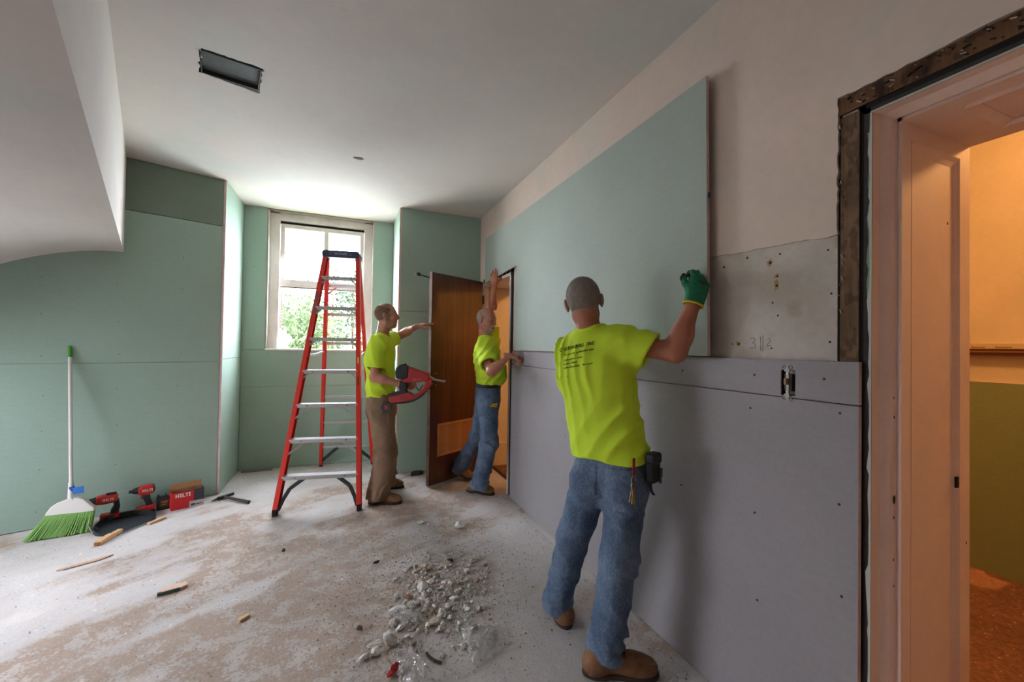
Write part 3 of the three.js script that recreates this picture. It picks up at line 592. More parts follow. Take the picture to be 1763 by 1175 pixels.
const hairTex = hex => { const c = new THREE.Color(hex).getHex(), b = [(c >> 16) & 255, (c >> 8) & 255, c & 255]; return tex(256, 256, (u, v) => { const l = (vnoise(u * 128, v * 24, 128, 861) - .5) * 26 + (vnoise(u * 128, v * 128, 128, 867) - .5) * 18 + (fbm(u, v, 4, 3, 866) - .5) * 34; return b.map(q => q + l); }, true, .12); };
const lin = hex => { const c = new THREE.Color(hex); return [c.r, c.g, c.b]; };
const fromA = a => V(...a);
const along = (a, b, t) => a.clone().lerp(b, t);

// a hand: palm, four bent fingers and a thumb. dir points from the wrist to the knuckles, nrm out of the palm's back, thumbSide = +1 or -1 along cross(dir, nrm)
function handShapes(wrist, dir, nrm, thumbSide, curl, fat = 1, spread = .12, thumbCurl = .5) {
  const d = dir.clone().normalize(), n = nrm.clone().addScaledVector(d, -nrm.dot(d)).normalize(), s = new THREE.Vector3().crossVectors(d, n).multiplyScalar(thumbSide), out = [];
  const pt = (a, b, c) => wrist.clone().addScaledVector(d, a).addScaledVector(s, b).addScaledVector(n, c);
  const f = { n, s: 1.45 };
  out.push(cap(pt(-.03, 0, 0), pt(.01, 0, 0), .027 * fat, .028 * fat, { n, s: 1.2 }));
  out.push(cap(pt(.015, .012, 0), pt(.078, .026, 0), .021 * fat, .0165 * fat, f), cap(pt(.015, 0, 0), pt(.08, .006, .002), .022 * fat, .0165 * fat, f), cap(pt(.015, -.008, 0), pt(.074, -.015, 0), .022 * fat, .016 * fat, f), cap(pt(.015, -.014, 0), pt(.066, -.031, -.002), .02 * fat, .015 * fat, f));
  const L = [[.082, .027, .044, .026, .022, .0088], [.086, .0075, .048, .030, .024, .009], [.081, -.0125, .044, .028, .023, .0086], [.072, -.031, .034, .021, .020, .0076]];
  L.forEach(([a, b, l1, l2, l3, r], i) => {
    let q = pt(a - .006, b, 0), ang = 0; const sp = (1.5 - i) * spread * .6;
    for (const [l, w, r0, r1] of [[l1, .75, 1.05, .98], [l2, 1.15, .98, .9], [l3, .8, .9, .78]]) {
      ang += curl[i] * w; const v = d.clone().multiplyScalar(Math.cos(ang)).addScaledVector(n, -Math.sin(ang)).addScaledVector(s, sp * Math.cos(ang)).normalize(), e = q.clone().addScaledVector(v, l);
      out.push(cap(q, e, r * r0 * fat, r * r1 * fat)); q = e;
    }
  });
  let q = pt(.022, .024, -.006), ang = .75;
  for (const [l, r0, r1, w] of [[.042, .0145, .0115, 0], [.032, .0112, .0102, thumbCurl * .5], [.026, .0102, .008, thumbCurl * .6]]) {
    ang -= w; const v = d.clone().multiplyScalar(Math.cos(ang)).addScaledVector(s, Math.sin(ang)).addScaledVector(n, -.3 - w * .8).normalize(), e = q.clone().addScaledVector(v, l); out.push(cap(q, e, r0 * fat, r1 * fat)); q = e;
  }
  return union(out, .008);
}
// a head about its centre, facing F with up U
function headShapes(c, F, U, o = {}) {
  const Z = F.clone().normalize(), Y = U.clone().addScaledVector(Z, -U.dot(Z)).normalize(), X = new THREE.Vector3().crossVectors(Y, Z);
  const P = (x, y, z) => c.clone().addScaledVector(X, x).addScaledVector(Y, y).addScaledVector(Z, z);
  const E = (x, y, z, a, b, d) => ell(P(x, y, z), [a, b, d], X, Y, Z), C = (a, b, r0, r1) => cap(P(...a), P(...b), r0, r1);
  const jaw = o.jaw ?? 1;
  const base = union([E(0, .028, -.014, .0765, .092, .097), E(0, -.035, .028, .06 * jaw, .07, .064), C([-.03 * jaw, -.088, .038], [.03 * jaw, -.088, .038], .023, .023), C([0, -.098, .062], [0, -.092, .064], .017, .017), C([-.046 * jaw, -.06, -.005], [-.03 * jaw, -.088, .035], .03, .022), C([.046 * jaw, -.06, -.005], [.03 * jaw, -.088, .035], .03, .022)], .03);
  const feat = union([C([-.034, .03, .070], [.034, .03, .070], .0125, .0125), C([0, .016, .083], [0, -.020, .104], .0085, .0115), E(-.012, -.026, .092, .009, .0075, .009), E(.012, -.026, .092, .009, .0075, .009), E(-.043, -.018, .06, .02, .018, .02), E(.043, -.018, .06, .02, .018, .02)], .010);
  const lips = union([C([-.017, -.0535, .083], [.017, -.0535, .083], .0062, .0062), C([-.015, -.066, .082], [.015, -.066, .082], .0068, .0068)], .006);
  const sock = union([E(-.031, .010, .092, .016, .011, .015), E(.031, .010, .092, .016, .011, .015)], .004);
  const eyes = union([E(-.0305, .009, .072, .0125, .0115, .0125), E(.0305, .009, .072, .0125, .0115, .0125)], .001);
  const mouth = C([-.018, -.0598, .092], [.018, -.0598, .092], .0028, .0028);
  const ears = [];
  for (const s of [-1, 1]) { ears.push(E(s * .079, -.004, -.014, .009, .031, .0185), E(s * .086, .006, -.018, .007, .024, .016)); }
  const ear = union(ears, .008), dent = union([E(-.096, -.002, -.01, .010, .015, .009), E(.096, -.002, -.01, .010, .015, .009)], .004);
  const fn = (x, y, z) => {
    let d = base(x, y, z); if (d > .12) return d - .02;
    d = smin(d, feat(x, y, z), .016); d = smin(d, lips(x, y, z), .007); d = smax(d, -sock(x, y, z), .008); d = Math.min(d, eyes(x, y, z)); d = smax(d, -mouth(x, y, z), .003);
    return smin(d, Math.max(ear(x, y, z), -dent(x, y, z)), .006);
  };
  const local = (x, y, z) => { const px = x - c.x, py = y - c.y, pz = z - c.z; return [px * X.x + py * X.y + pz * X.z, px * Y.x + py * Y.y + pz * Y.z, px * Z.x + py * Z.y + pz * Z.z]; };
  return { fn, P, X, Y, Z, local, eyes, base };
}
const bounds = (pts, m) => { const b = new THREE.Box3().setFromPoints(pts); return [b.min.addScalar(-m), b.max.addScalar(m)]; };

const denimTex = tex(512, 512, (u, v) => { const a = fbm(u, v, 5, 4, 801), b = fbm(u, v * .5, 120, 2, 811), w = (Math.sin((u + v) * 2 * Math.PI * 90) * .5 + .5); const l = (a - .5) * 52 + (b - .5) * 46 + w * 8; return [82 + l, 101 + l, 126 + l * .9]; }, true, .42);
const twillTex = tex(256, 256, (u, v) => { const a = fbm(u, v, 5, 4, 821), b = fbm(u, v, 100, 2, 831); const l = (a - .5) * 34 + (b - .5) * 22; return [134 + l, 108 + l * .9, 84 + l * .8]; }, true, .4);
const leatherTex = seed => tex(256, 256, (u, v) => { const a = fbm(u, v, 6, 5, seed), b = fbm(u, v, 90, 2, seed + 7); const l = (a - .5) * 56 + (b - .5) * 30; return [126 + l, 88 + l * .8, 58 + l * .6]; }, true, .22);
const shirtM = new THREE.MeshPhysicalMaterial({ color: new THREE.Color(.60, .82, .035), roughness: .85, sheen: .25, sheenRoughness: .6, sheenColor: new THREE.Color(.7, .9, .2) });
const skinM = new THREE.MeshPhysicalMaterial({ color: 0xffffff, roughness: .52, vertexColors: true });
const denimM = std(0xffffff, .9, { map: denimTex }), twillM = std(0xffffff, .9, { map: twillTex });
const soleM = std(0x3a2c22, .85), darkSole = std(0x221d1a, .85), lace = std(0x2c2019, .9);

// a boot: foot direction f on the ground, ankle above. Returns upper and sole shapes
function bootGeometry(ankle, heel, toe, fat = 1, pitch = 0) {
  const f = toe.clone().sub(heel), L = f.length(); f.normalize();
  const s = new THREE.Vector3().crossVectors(V(0, 1, 0), f).normalize(), u = new THREE.Vector3().crossVectors(f, s);
  const P = (a, b, c) => heel.clone().addScaledVector(f, a * L).addScaledVector(s, b).addScaledVector(u, c);
  const W = .043 * fat;
  const upper = union([ell(P(.80, 0, .040), [L * .21, W * 1.02, .040 * fat], f, s, u), ell(P(.66, 0, .045), [L * .2, W * .98, .047 * fat], f, s, u), cap(P(.17, 0, .05), P(.60, 0, .055), .042 * fat, .037 * fat), cap(P(.16, 0, .045), along(P(.2, 0, .05), ankle, 1).addScaledVector(u, .05), .043 * fat, .048 * fat), ell(P(.12, 0, .045), [L * .13, W * .86, .05], f, s, u)], .028);
  const up = (x, y, z) => { const d = upper(x, y, z); return smax(d, -((x - heel.x) * u.x + (y - heel.y) * u.y + (z - heel.z) * u.z - .018), .006) + .0016 * noise3(x * 60, y * 60, z * 60); };
  const so = union([ell(P(.77, 0, .010), [L * .26, W * 1.1, .05], f, s, u), ell(P(.20, 0, .010), [L * .23, W * .98, .05], f, s, u), ell(P(.5, 0, .010), [L * .35, W * .86, .05], f, s, u)], .03);
  const sole = (x, y, z) => { const h = (x - heel.x) * u.x + (y - heel.y) * u.y + (z - heel.z) * u.z, l = ((x - heel.x) * f.x + (y - heel.y) * f.y + (z - heel.z) * f.z) / L; const arch = .006 * smooth(.28, .34, l) * (1 - smooth(.42, .5, l)); return Math.max(so(x, y, z), h - .026, -(h - arch)); };
  const [lo, hi] = bounds([heel, toe, ankle], .11);
  const g = skin(up, lo, hi, .0065), g2 = skin(sole, lo, hi, .006);
  const laces = []; for (let i = 0; i < 4; i++) { const t = .62 - i * .085; laces.push(tube([P(t, -.026, .078 + i * .012), P(t + .012, 0, .094 + i * .013), P(t, .026, .078 + i * .012)], .0028, 10, 6)); }
  return { upper: uvm(g), sole: uvm(g2), laces: merge(laces) };
}

function figure(o) {
  const J = {}; for (const k in o.j) J[k] = fromA(o.j[k]);
  const t = thing('person', o.label, 'person'); t.position.set(J.pelvis.x, 0, J.pelvis.z);
  const off = V(-J.pelvis.x, 0, -J.pelvis.z), put = g => { g.translate(off.x, 0, off.z); return g; };
  const Rt = fromA(o.right).normalize(), Fw = fromA(o.front).normalize(), Up = V(0, 1, 0);
  const flat = s => ({ n: Fw, s });
  // --- body: one field
  const headUp = fromA(o.headUp ?? [0, 1, 0]), H = headShapes(J.head, fromA(o.headFront), headUp, o.head ?? {});
  const armR = .9 * (o.armFat ?? 1), bulk = o.bulk ?? 1;
  const core = [cap(J.pelvis, J.waist, .150 * bulk, .148 * bulk, flat(1.45)), cap(J.waist, J.chest, .145 * bulk, .17 * bulk, flat(1.5)), cap(along(J.shR, J.shL, .12), along(J.shR, J.shL, .88), .068, .068), cap(J.chest, along(J.chest, J.neck, .7), .15, .09, flat(1.3)), cap(J.neck, H.P(0, -.05, -.022), o.neckWide ?? .058, (o.neckWide ?? .058) - .003),
    ...(o.belly ? [ell(along(J.waist, J.chest, .25).addScaledVector(Fw, .06), [.14, .15, .115], Rt, Up, Fw)] : [])];
  const legs = [];
  for (const S of ['R', 'L']) legs.push(cap(J['hip' + S], J['kn' + S], .080, .055), cap(J['kn' + S], along(J['kn' + S], J['an' + S], .4), .053, .054), cap(along(J['kn' + S], J['an' + S], .35), J['an' + S], .054, .038));
  const arms = [];
  for (const S of ['R', 'L']) { const a = J['sh' + S], b = J['el' + S], w = J['wr' + S]; arms.push(cap(a, b, .052 * armR, .043 * armR), cap(b, along(b, w, .3), .042 * armR, .044 * armR), cap(along(b, w, .3), w, .044 * armR, .028 * armR)); }
  const hands = [];
  for (const S of ['R', 'L']) { const h = o['hand' + S]; hands.push({ fn: handShapes(J['wr' + S], fromA(h.dir), fromA(h.nrm), h.thumb, h.curl, h.fat ?? 1.04, h.spread, h.tc), w: J['wr' + S], dir: fromA(h.dir).normalize() }); }
  const trunk = union([...core, ...legs, ...arms], .035);
  const handAll = (x, y, z) => Math.min(hands[0].fn(x, y, z), hands[1].fn(x, y, z));
  const body = (x, y, z) => { let d = trunk(x, y, z); for (const h of hands) { const q = (x - h.w.x) ** 2 + (y - h.w.y) ** 2 + (z - h.w.z) ** 2; if (q < .09) d = smin(d, h.fn(x, y, z), .012); } const q = (x - J.head.x) ** 2 + (y - J.head.y) ** 2 + (z - J.head.z) ** 2; if (q < .09) d = smin(d, H.fn(x, y, z), .02); return d; };
  const all = Object.values(J), [lo, hi] = bounds(all, .2);
  // coarse grid leaves out head and hands; fine grids fill them in
  const inHead = (x, y, z) => H.local(x, y, z)[1] > -.085 - .0 && (x - J.head.x) ** 2 + (y - J.head.y) ** 2 + (z - J.head.z) ** 2 < .04;
  const handD = (h, x, y, z) => (x - h.w.x) * h.dir.x + (y - h.w.y) * h.dir.y + (z - h.w.z) * h.dir.z;
  const coarse = (x, y, z) => { let d = body(x, y, z); const q = (x - J.head.x) ** 2 + (y - J.head.y) ** 2 + (z - J.head.z) ** 2; if (q < .06) d = Math.max(d, H.local(x, y, z)[1] + .070); for (const h of hands) { if ((x - h.w.x) ** 2 + (y - h.w.y) ** 2 + (z - h.w.z) ** 2 < .07) d = Math.max(d, handD(h, x, y, z) + .006); } return d; };
  const g = [skin(coarse, lo, hi, .011)];
  const fineHead = (x, y, z) => Math.max(body(x, y, z), -(H.local(x, y, z)[1] + .095), Math.sqrt((x - J.head.x) ** 2 + (y - J.head.y) ** 2 + (z - J.head.z) ** 2) - .17);
  g.push(skin(fineHead, J.head.clone().addScalar(-.16), J.head.clone().addScalar(.16), o.headCell ?? .0036));
  for (const h of hands) { const c = h.w.clone().addScaledVector(h.dir, .08); const fine = (x, y, z) => Math.max(body(x, y, z), -(handD(h, x, y, z) + .02), Math.sqrt((x - c.x) ** 2 + (y - c.y) ** 2 + (z - c.z) ** 2) - .15); g.push(skin(fine, c.clone().addScalar(-.145), c.clone().addScalar(.145), .0034)); }
  const S0 = lin(o.skin), S1 = lin(o.skinRed ?? o.skin), dk = lin(o.brow ?? 0x4a3626), white = [.62, .58, .54], lip = lin(o.lips ?? 0x8a4a40), beard = o.beard ? lin(o.beard) : null;
  const colour = (x, y, z) => {
    const [a, b, c] = H.local(x, y, z), n = .5 + .5 * noise3(x * 18, y * 18, z * 18), m = .5 + .5 * noise3(x * 70, y * 70, z * 70), mix = (p, q, t) => [mixn(p[0], q[0], t), mixn(p[1], q[1], t), mixn(p[2], q[2], t)];
    let col = mix(S0, S1, clamp(.15 + .6 * n * n + .15 * m));
    if (a * a + b * b + c * c < .03 && b > -.13) {
      if (c > .05) {
        col = mix(col, S1, .5 * Math.exp(-((b + .018) ** 2) / .0006));
        if (H.eyes(x, y, z) < .0012) { const ex = Math.abs(a) - .031, ey = b - .009; col = o.squint ? (Math.abs(ey + .002) < .0016 ? [.06, .035, .03] : mix(S0, S1, .8)) : ex * ex + ey * ey < .000034 || ey > .0045 ? [.035, .028, .022] : white.map(q => q * .55); }
        if (Math.abs(b - .0325) < .006 && Math.abs(a) > .012 && Math.abs(a) < .05) col = mix(col, dk, .7);
        if (Math.abs(b + .06) < .0115 && Math.abs(a) < .022 && c > .078) col = mix(col, lip, .65);
        if (Math.abs(b + .0598) < .0022 && Math.abs(a) < .02 && c > .075) col = [.05, .02, .02];
      }
      if (beard && c > .02 && b < -.034 && !(Math.abs(b + .06) < .009 && Math.abs(a) < .02) && Math.abs(a) < .038 - (b > -.05 ? .008 : 0)) col = mix(col, beard, .75 + .25 * m);
      else if (o.stubble && c > -.01 && b < -.035 && b > -.12) col = mix(col, dk, o.stubble * (.6 + .4 * m));
      if (o.hairShade && c < .03 && b > -.05 && Math.abs(a) < .09) col = mix(col, lin(o.hair), o.hairShade);
    }
    return col;
  };
  part(t, "body", paint(put(merge(g)), (x, y, z) => colour(x - off.x, y, z - off.z)), skinM);
  // --- hair: a thin close-cut layer
  if (o.hairRegion) {
    const layer = (x, y, z) => { const [a, b, c] = H.local(x, y, z); const dHead = H.base(x, y, z); const rough = .0016 * noise3(x * 260, y * 120, z * 260); return smax(Math.max(dHead - (o.hairThick ?? .004) - rough, -(dHead + .006)), o.hairRegion(a, b, c) + .006 * noise3(x * 160, y * 160, z * 160), .012); };
    part(t, 'hair', uvm(put(skin(layer, J.head.clone().addScalar(-.15), J.head.clone().addScalar(.15), .0034))), std(0xffffff, .95, { map: hairTex(o.hair) }));
  }
  // --- shirt
  {
    const s = o.shirt, sl = [];
    const cl = .012;
    const tor = [cap(J.pelvis.clone().addScaledVector(Up, s.hem ?? 0), J.waist, (.158 + (s.flare ?? 0)) * bulk, .152 * bulk + cl, flat(1.38)), cap(J.waist, J.chest, .150 * bulk + cl, .174 * bulk + cl, flat(1.42)), cap(along(J.shR, J.shL, .10), along(J.shR, J.shL, .90), .080, .080), cap(J.chest, along(J.chest, J.neck, .78), .16, .085, flat(1.3)),
      ...(o.belly ? [ell(along(J.waist, J.chest, .25).addScaledVector(Fw, .06), [.155, .165, .13], Rt, Up, Fw)] : [])];
    const torso = union(tor, .05), cav = [], ends = [];
    for (const S of ['R', 'L']) {
      const a = J['sh' + S], b = J['el' + S], L = s['sleeve' + S] ?? .72, e = along(a, b, L), ax = b.clone().sub(a).normalize(), r1 = (s['cuff' + S] ?? .078);
      const drop = s['drop' + S] ? fromA(s['drop' + S]) : V(0, 0, 0);
      const s0 = along(a, b, -.05), s1 = e.clone().addScaledVector(ax, .05).add(drop), c = cap(s0, s1, .078, r1), pl = plane(e, ax.clone().add(s['tilt' + S] ? fromA(s['tilt' + S]) : V(0, 0, 0)).normalize());
      sl.push((x, y, z) => smax(c(x, y, z), pl(x, y, z), .006));
      const e0 = along(s0, s1, .80), e1 = along(s0, s1, 1.2); cav.push(cap(e0, e1, r1 - .019, r1 - .013)); ends.push(along(s0, s1, .88));
    }
    const un = (x, y, z) => { let d = torso(x, y, z); for (const q of sl) d = smin(d, q(x, y, z), .05); return d; };
    const hemY = s.hemY, hemN = (x, y, z) => hemY + .006 * Math.sin(x * 21 + z * 17) + .004 * Math.sin(x * 47 - z * 31) - y + (s.hemTilt ? s.hemTilt * ((x - J.pelvis.x) * Rt.x + (z - J.pelvis.z) * Rt.z) : 0);
    const neckHole = cap(J.neck.clone().addScaledVector(Up, s.neckDrop ?? -.005).addScaledVector(Fw, .012), J.head.clone(), s.neckR ?? .070, .082);
    const folds = s.folds ?? (() => 0);
    const fn = (x, y, z) => {
      let d = un(x, y, z); if (d > .06 || d < -.06) return d;
      let m = smooth(.075, .15, Math.hypot(x - J.neck.x, y - J.neck.y, z - J.neck.z)); for (const q of ends) m *= .25 + .75 * smooth(.07, .13, Math.hypot(x - q.x, y - q.y, z - q.z));
      d -= m * folds(x, y, z, J);
      for (const c of cav) d = smax(d, -c(x, y, z), .004);
      d = smax(d, hemN(x, y, z), .008);
      return smax(d, -neckHole(x, y, z), .008);
    };
    const [a, b] = bounds([J.pelvis, J.chest, J.neck, J.shR, J.shL, along(J.shR, J.elR, .9), along(J.shL, J.elL, .9)], .24);
    const mesh = part(t, 'shirt', put(skin(fn, a, b, .0075)), shirtM);
    o.shirtField = fn; o.shirtMesh = mesh;
    const ribF = (x, y, z) => { const q = neckHole(x, y, z); return Math.max(un(x, y, z) - .0035, -(un(x, y, z) + .012), q - .014, -(q + .001)); };
    part(mesh, 'collar', put(skin(ribF, J.neck.clone().addScalar(-.16), J.neck.clone().addScalar(.16), .0055)), shirtM);
  }
  // --- trousers
  {
    const s = o.trousers, w = s.wide ?? 1;
    const pel = [cap(J.pelvis.clone().addScaledVector(Up, .08), J.pelvis.clone().addScaledVector(Up, -.02), .152 * bulk * (s.girth ?? 1), .158 * bulk * (s.girth ?? 1), flat(1.3)), ...(s.seat ? [ell(J.pelvis.clone().addScaledVector(Fw, -.05).addScaledVector(Up, -.05).addScaledVector(Rt, .08), [.09, .11, .085], Rt, Up, Fw), ell(J.pelvis.clone().addScaledVector(Fw, -.05).addScaledVector(Up, -.05).addScaledVector(Rt, -.08), [.09, .11, .085], Rt, Up, Fw)] : [])];
    const lg = [], cuff = [];
    for (const S of ['R', 'L']) {
      const h = J['hip' + S], k = J['kn' + S], a = J['an' + S], cuffY = s['cuff' + S] ?? .05, v = a.clone().sub(k).normalize(), e = a.clone().addScaledVector(v, (a.y - cuffY) / Math.max(.3, -v.y));
      lg.push(union([cap(h, k, .096 * w, .078 * w), cap(k, e, .078 * w, .079 * w)], .04)); cuff.push(plane(e, v));
      lg[lg.length - 1] = ((f, p) => (x, y, z) => smax(f(x, y, z), p(x, y, z), .006))(lg[lg.length - 1], cuff[cuff.length - 1]);
    }
    const hip = union(pel, .04), top = J.pelvis.y + (s.top ?? .09);
    const fold = s.folds ?? (() => 0);
    const fn = (x, y, z) => {
      let d = hip(x, y, z); const l = Math.min(lg[0](x, y, z), lg[1](x, y, z)); d = smin(d, l, .04); d = Math.max(d, y - top);
      if (d > .06 || d < -.06) return d;
      return d - fold(x, y, z, J);
    };
    const [a, b] = bounds([J.pelvis, J.hipR, J.hipL, J.knR, J.knL, J.anR, J.anL], .2);
    part(t, s.name ?? 'trousers', uvm(put(skin(fn, a, b, .0075))), s.material);
    o.trouserField = fn;
    if (s.pockets) for (const sg of [-1, 1]) {                       // patch pockets on the seat
      const loc = (x, y, z) => [(x - J.pelvis.x) * Rt.x + (z - J.pelvis.z) * Rt.z - sg * .078, y - J.pelvis.y + .035, (x - J.pelvis.x) * Fw.x + (z - J.pelvis.z) * Fw.z];
      const pf = (x, y, z) => { const [l, h, f] = loc(x, y, z); if (Math.abs(l) > .12 || Math.abs(h) > .14 || f > 0) return .1; const d = fn(x, y, z); return Math.max(d - .0032, -(d + .008), Math.abs(l) - .062 + .12 * Math.max(0, -h - .03), Math.abs(h) - .072 + .25 * Math.abs(l) * (h < 0 ? 1 : 0), f + .02); };
      part(t, 'back_pocket', uvm(put(skin(pf, a, b, .006))), s.material);
    }
    if (s.belt) { const bf = (x, y, z) => Math.max(hip(x, y, z) - .007 - (s.beltOut ?? 0), -(hip(x, y, z) + .01), Math.abs(y - s.belt - .0 - .10 * (s.beltTilt ?? 0) * ((x - J.pelvis.x) * Rt.x + (z - J.pelvis.z) * Rt.z)) - .019); part(t, 'belt', put(skin(bf, a, b, .006)), std(0x1b1714, .5)); }
  }
  for (const S of ['R', 'L']) { const s = o['boot' + S]; const B = bootGeometry(J['an' + S], fromA(s.heel), fromA(s.toe), s.fat ?? 1); const m = part(t, s.name ?? 'boot', put(B.upper), s.material); part(m, 'sole', put(B.sole), s.sole ?? soleM); part(m, 'laces', put(B.laces), lace); }
  o.t = t; o.off = off; o.J = J; o.Rt = Rt; o.Fw = Fw; o.put = put; o.head = H;
  return o;
}

// ---------------------------------------------------------------- the three workers
const camR = V(.926, .016, .378), camD = V(.378, .014, -.926);
const dirRD = (a, b, c = 0) => [camR.x * a + camD.x * b, c, camR.z * a + camD.z * b];
const ridge = (x, y, z) => { const v = noise3(x, y, z), n = 1 - Math.sqrt(v * v + .012); return n * n; };
// creases running down the cloth: l is measured across the body, y up
const crease = (l, y, k, w, seed) => { const q = l * k + w * noise3(l * 3 + seed, y * 2.2, seed) + .5 * noise3(l * 9, y * 5, seed + 3); const f = q - Math.floor(q), t = Math.abs(f - .5) * 2; return (t ** 1.7) * (.45 + .55 * (.5 + .5 * noise3(Math.floor(q) * 7.3 + seed, y * 3.2, 2))); };
const drape = (seed, amp) => (x, y, z) => { const q = noise3(x * 3 + seed, y * 3, z * 3) * .35; return amp * (ridge(x * 9 + q * 4 + seed, y * 2.4 + q, z * 9) - .35) + amp * .5 * (ridge(x * 19 + seed, y * 6 + x * 5, z * 19) - .35); };
const bunch = (seed, amp, spots) => (x, y, z) => { let a = .25; for (const [h, w, s] of spots) a += s * Math.exp(-(((y - h) / w) ** 2)); const q = noise3(x * 5 + seed, y * 6, z * 5); return amp * a * (ridge(x * 6 + seed, y * 15 + q * 2.2 + x * 4, z * 6) - .35) + amp * .35 * (ridge(x * 14, y * 9 + seed, z * 14) - .35); };
const leather = seed => std(0xffffff, .75, { map: leatherTex(seed) });

// nearest worker, seen from behind, holding the sheet's near end
const workerC = figure({
  label: 'person in lime t-shirt with printed back and green glove, lifting the green wallboard sheet', seedName: 'c',
  j: { pelvis: [1.148, .890, -1.582], waist: [1.124, 1.064, -1.600], chest: [1.089, 1.331, -1.631], neck: [1.063, 1.522, -1.649], head: [1.050, 1.652, -1.674], shR: [1.160, 1.462, -1.518], elR: [1.299, 1.428, -1.349], wrR: [1.384, 1.662, -1.328], shL: [1.045, 1.412, -1.766], elL: [1.193, 1.265, -1.914], wrL: [1.299, 1.390, -1.977], hipR: [1.182, .841, -1.512], hipL: [1.102, .810, -1.668], knR: [1.133, .520, -1.495], knL: [1.064, .500, -1.773], anR: [1.112, .135, -1.543], anL: [1.076, .118, -1.925] },
  right: dirRD(.82, -.57), front: dirRD(.57, .82), headFront: dirRD(.25, .97, -.08), headUp: [-.15, 1, -.05], headCell: .0036, head: { jaw: .74 }, neckWide: .051,
  skin: 0xb4765a, skinRed: 0xa05c46, hair: 0x837a74, brow: 0x5a4a40, hairShade: .45, armFat: 1.06,
  hairRegion: (a, b, c) => -(b + .040 - 1.15 * Math.max(0, c + .045)), hairThick: .0042,
  handR: { dir: dirRD(.30, .10, .92), nrm: dirRD(.15, -.98, .15), thumb: -1, curl: [.75, .82, .88, .95], fat: 1.05, tc: .9 },
  handL: { dir: dirRD(.3, .6, .6), nrm: dirRD(-.6, -.5, .5), thumb: 1, curl: [.5, .5, .5, .5] },
  shirt: { hemY: .938, hem: .02, flare: .024, sleeveR: .57, sleeveL: .8, cuffR: .090, cuffL: .085, dropR: [0, -.022, 0], tiltR: [.0, -.35, 0], neckR: .064, neckDrop: .022,
    folds: (x, y, z, J) => { const l = (x - J.chest.x) * .544 + (z - J.chest.z) * .839, up = smooth(1.12, 1.3, y), left = 1 - smooth(-.02, .09, l);
      return .024 * (crease(l + (y - 1.3) * .10, y, 17, .9, 3) - .3) * (.25 + .75 * up) * (.25 + .75 * left) + .016 * (1 - up) * (crease(l * .75 + (y - 1.0) * -.42, y, 10, 1.0, 8) - .25) * (.45 + .55 * smooth(-.1, .12, l)) + .010 * smooth(.02, .14, l) * (crease(l * .5 - (y - 1.3) * .75, y, 13, .9, 14) - .3) + .005 * (ridge(x * 22, y * 9, z * 22) - .35); } },
  trousers: { name: 'jeans', material: denimM, wide: .96, cuffR: .075, cuffL: .075, seat: true, pockets: true, folds: bunch(5, .023, [[.16, .1, 1.0], [.46, .12, .4], [.72, .08, .35]]) },
  bootR: { heel: [1.012, 0, -1.575], toe: [1.304, 0, -1.445], material: leather(841), sole: soleM, fat: 1.12 },
  bootL: { heel: [1.088, 0, -1.845], toe: [1.115, 0, -2.128], material: leather(842), sole: soleM, fat: 1.05 },
});
// worker left of the door, in profile, with the fastening tool
const workerA = figure({
  label: 'person in lime t-shirt and brown trousers reaching for the door edge, holding a red tool',
  j: { pelvis: [.340, .862, -4.061], waist: [.330, 1.012, -4.062], chest: [.318, 1.324, -4.062], neck: [.334, 1.535, -4.052], head: [.370, 1.711, -4.024], shR: [.284, 1.440, -3.885], elR: [.258, 1.149, -3.853], wrR: [.487, 1.089, -3.782], shL: [.394, 1.470, -4.203], elL: [.570, 1.560, -4.365], wrL: [.672, 1.628, -4.196], hipR: [.335, .82, -3.978], hipL: [.350, .80, -4.156], knR: [.368, .425, -3.952], knL: [.411, .400, -4.158], anR: [.316, .085, -3.922], anL: [.420, .10, -4.265] },
  right: dirRD(0, -1), front: dirRD(1, 0), headFront: dirRD(.95, .22, .06), headUp: [-.06, 1, 0], head: { jaw: .98 },
  skin: 0xc08a70, skinRed: 0xb06f58, hair: 0x75594a, brow: 0x4c3829, stubble: .25, hairShade: .5,
  hairRegion: (a, b, c) => Math.max(-(b + .06 - 1.2 * Math.max(0, c + .05)), b - .088 + .35 * (c + .03)), hairThick: .0035,
  handR: { dir: dirRD(.98, -.1, .02), nrm: dirRD(0, -.9, .45), thumb: -1, curl: [1.05, 1.1, 1.15, 1.2], tc: 1 },
  handL: { dir: dirRD(.86, .35, .32), nrm: dirRD(-.2, -.3, .93), thumb: 1, curl: [.12, .4, .55, .6], tc: .3 },
  shirt: { hemY: .952, hem: .03, flare: .012, sleeveR: .72, sleeveL: .46, cuffR: .088, cuffL: .075, neckR: .066, neckDrop: .012, folds: (x, y, z) => { const l = (x - .32) * .926 + (z + 4.06) * .378; return .019 * (crease(l + (y - 1.3) * .25, y, 13, 1.0, 11) - .3) + .012 * (1 - smooth(.98, 1.2, y)) * (crease(l * .4 + y * .8, y, 15, 1.1, 19) - .3) + drape(11, .006)(x, y, z); } },
  trousers: { name: 'trousers', material: twillM, wide: 1.16, girth: 1.12, cuffR: .045, cuffL: .05, top: .125, folds: bunch(9, .026, [[.12, .09, 1.2], [.43, .08, .5], [.75, .06, .25]]) },
  bootR: { heel: [.236, 0, -3.938], toe: [.512, 0, -3.854], material: leather(843), sole: darkSole, fat: 1.0 },
  bootL: { heel: [.325, 0, -4.315], toe: [.585, 0, -4.272], material: leather(844), sole: darkSole, fat: 1.0 },
});
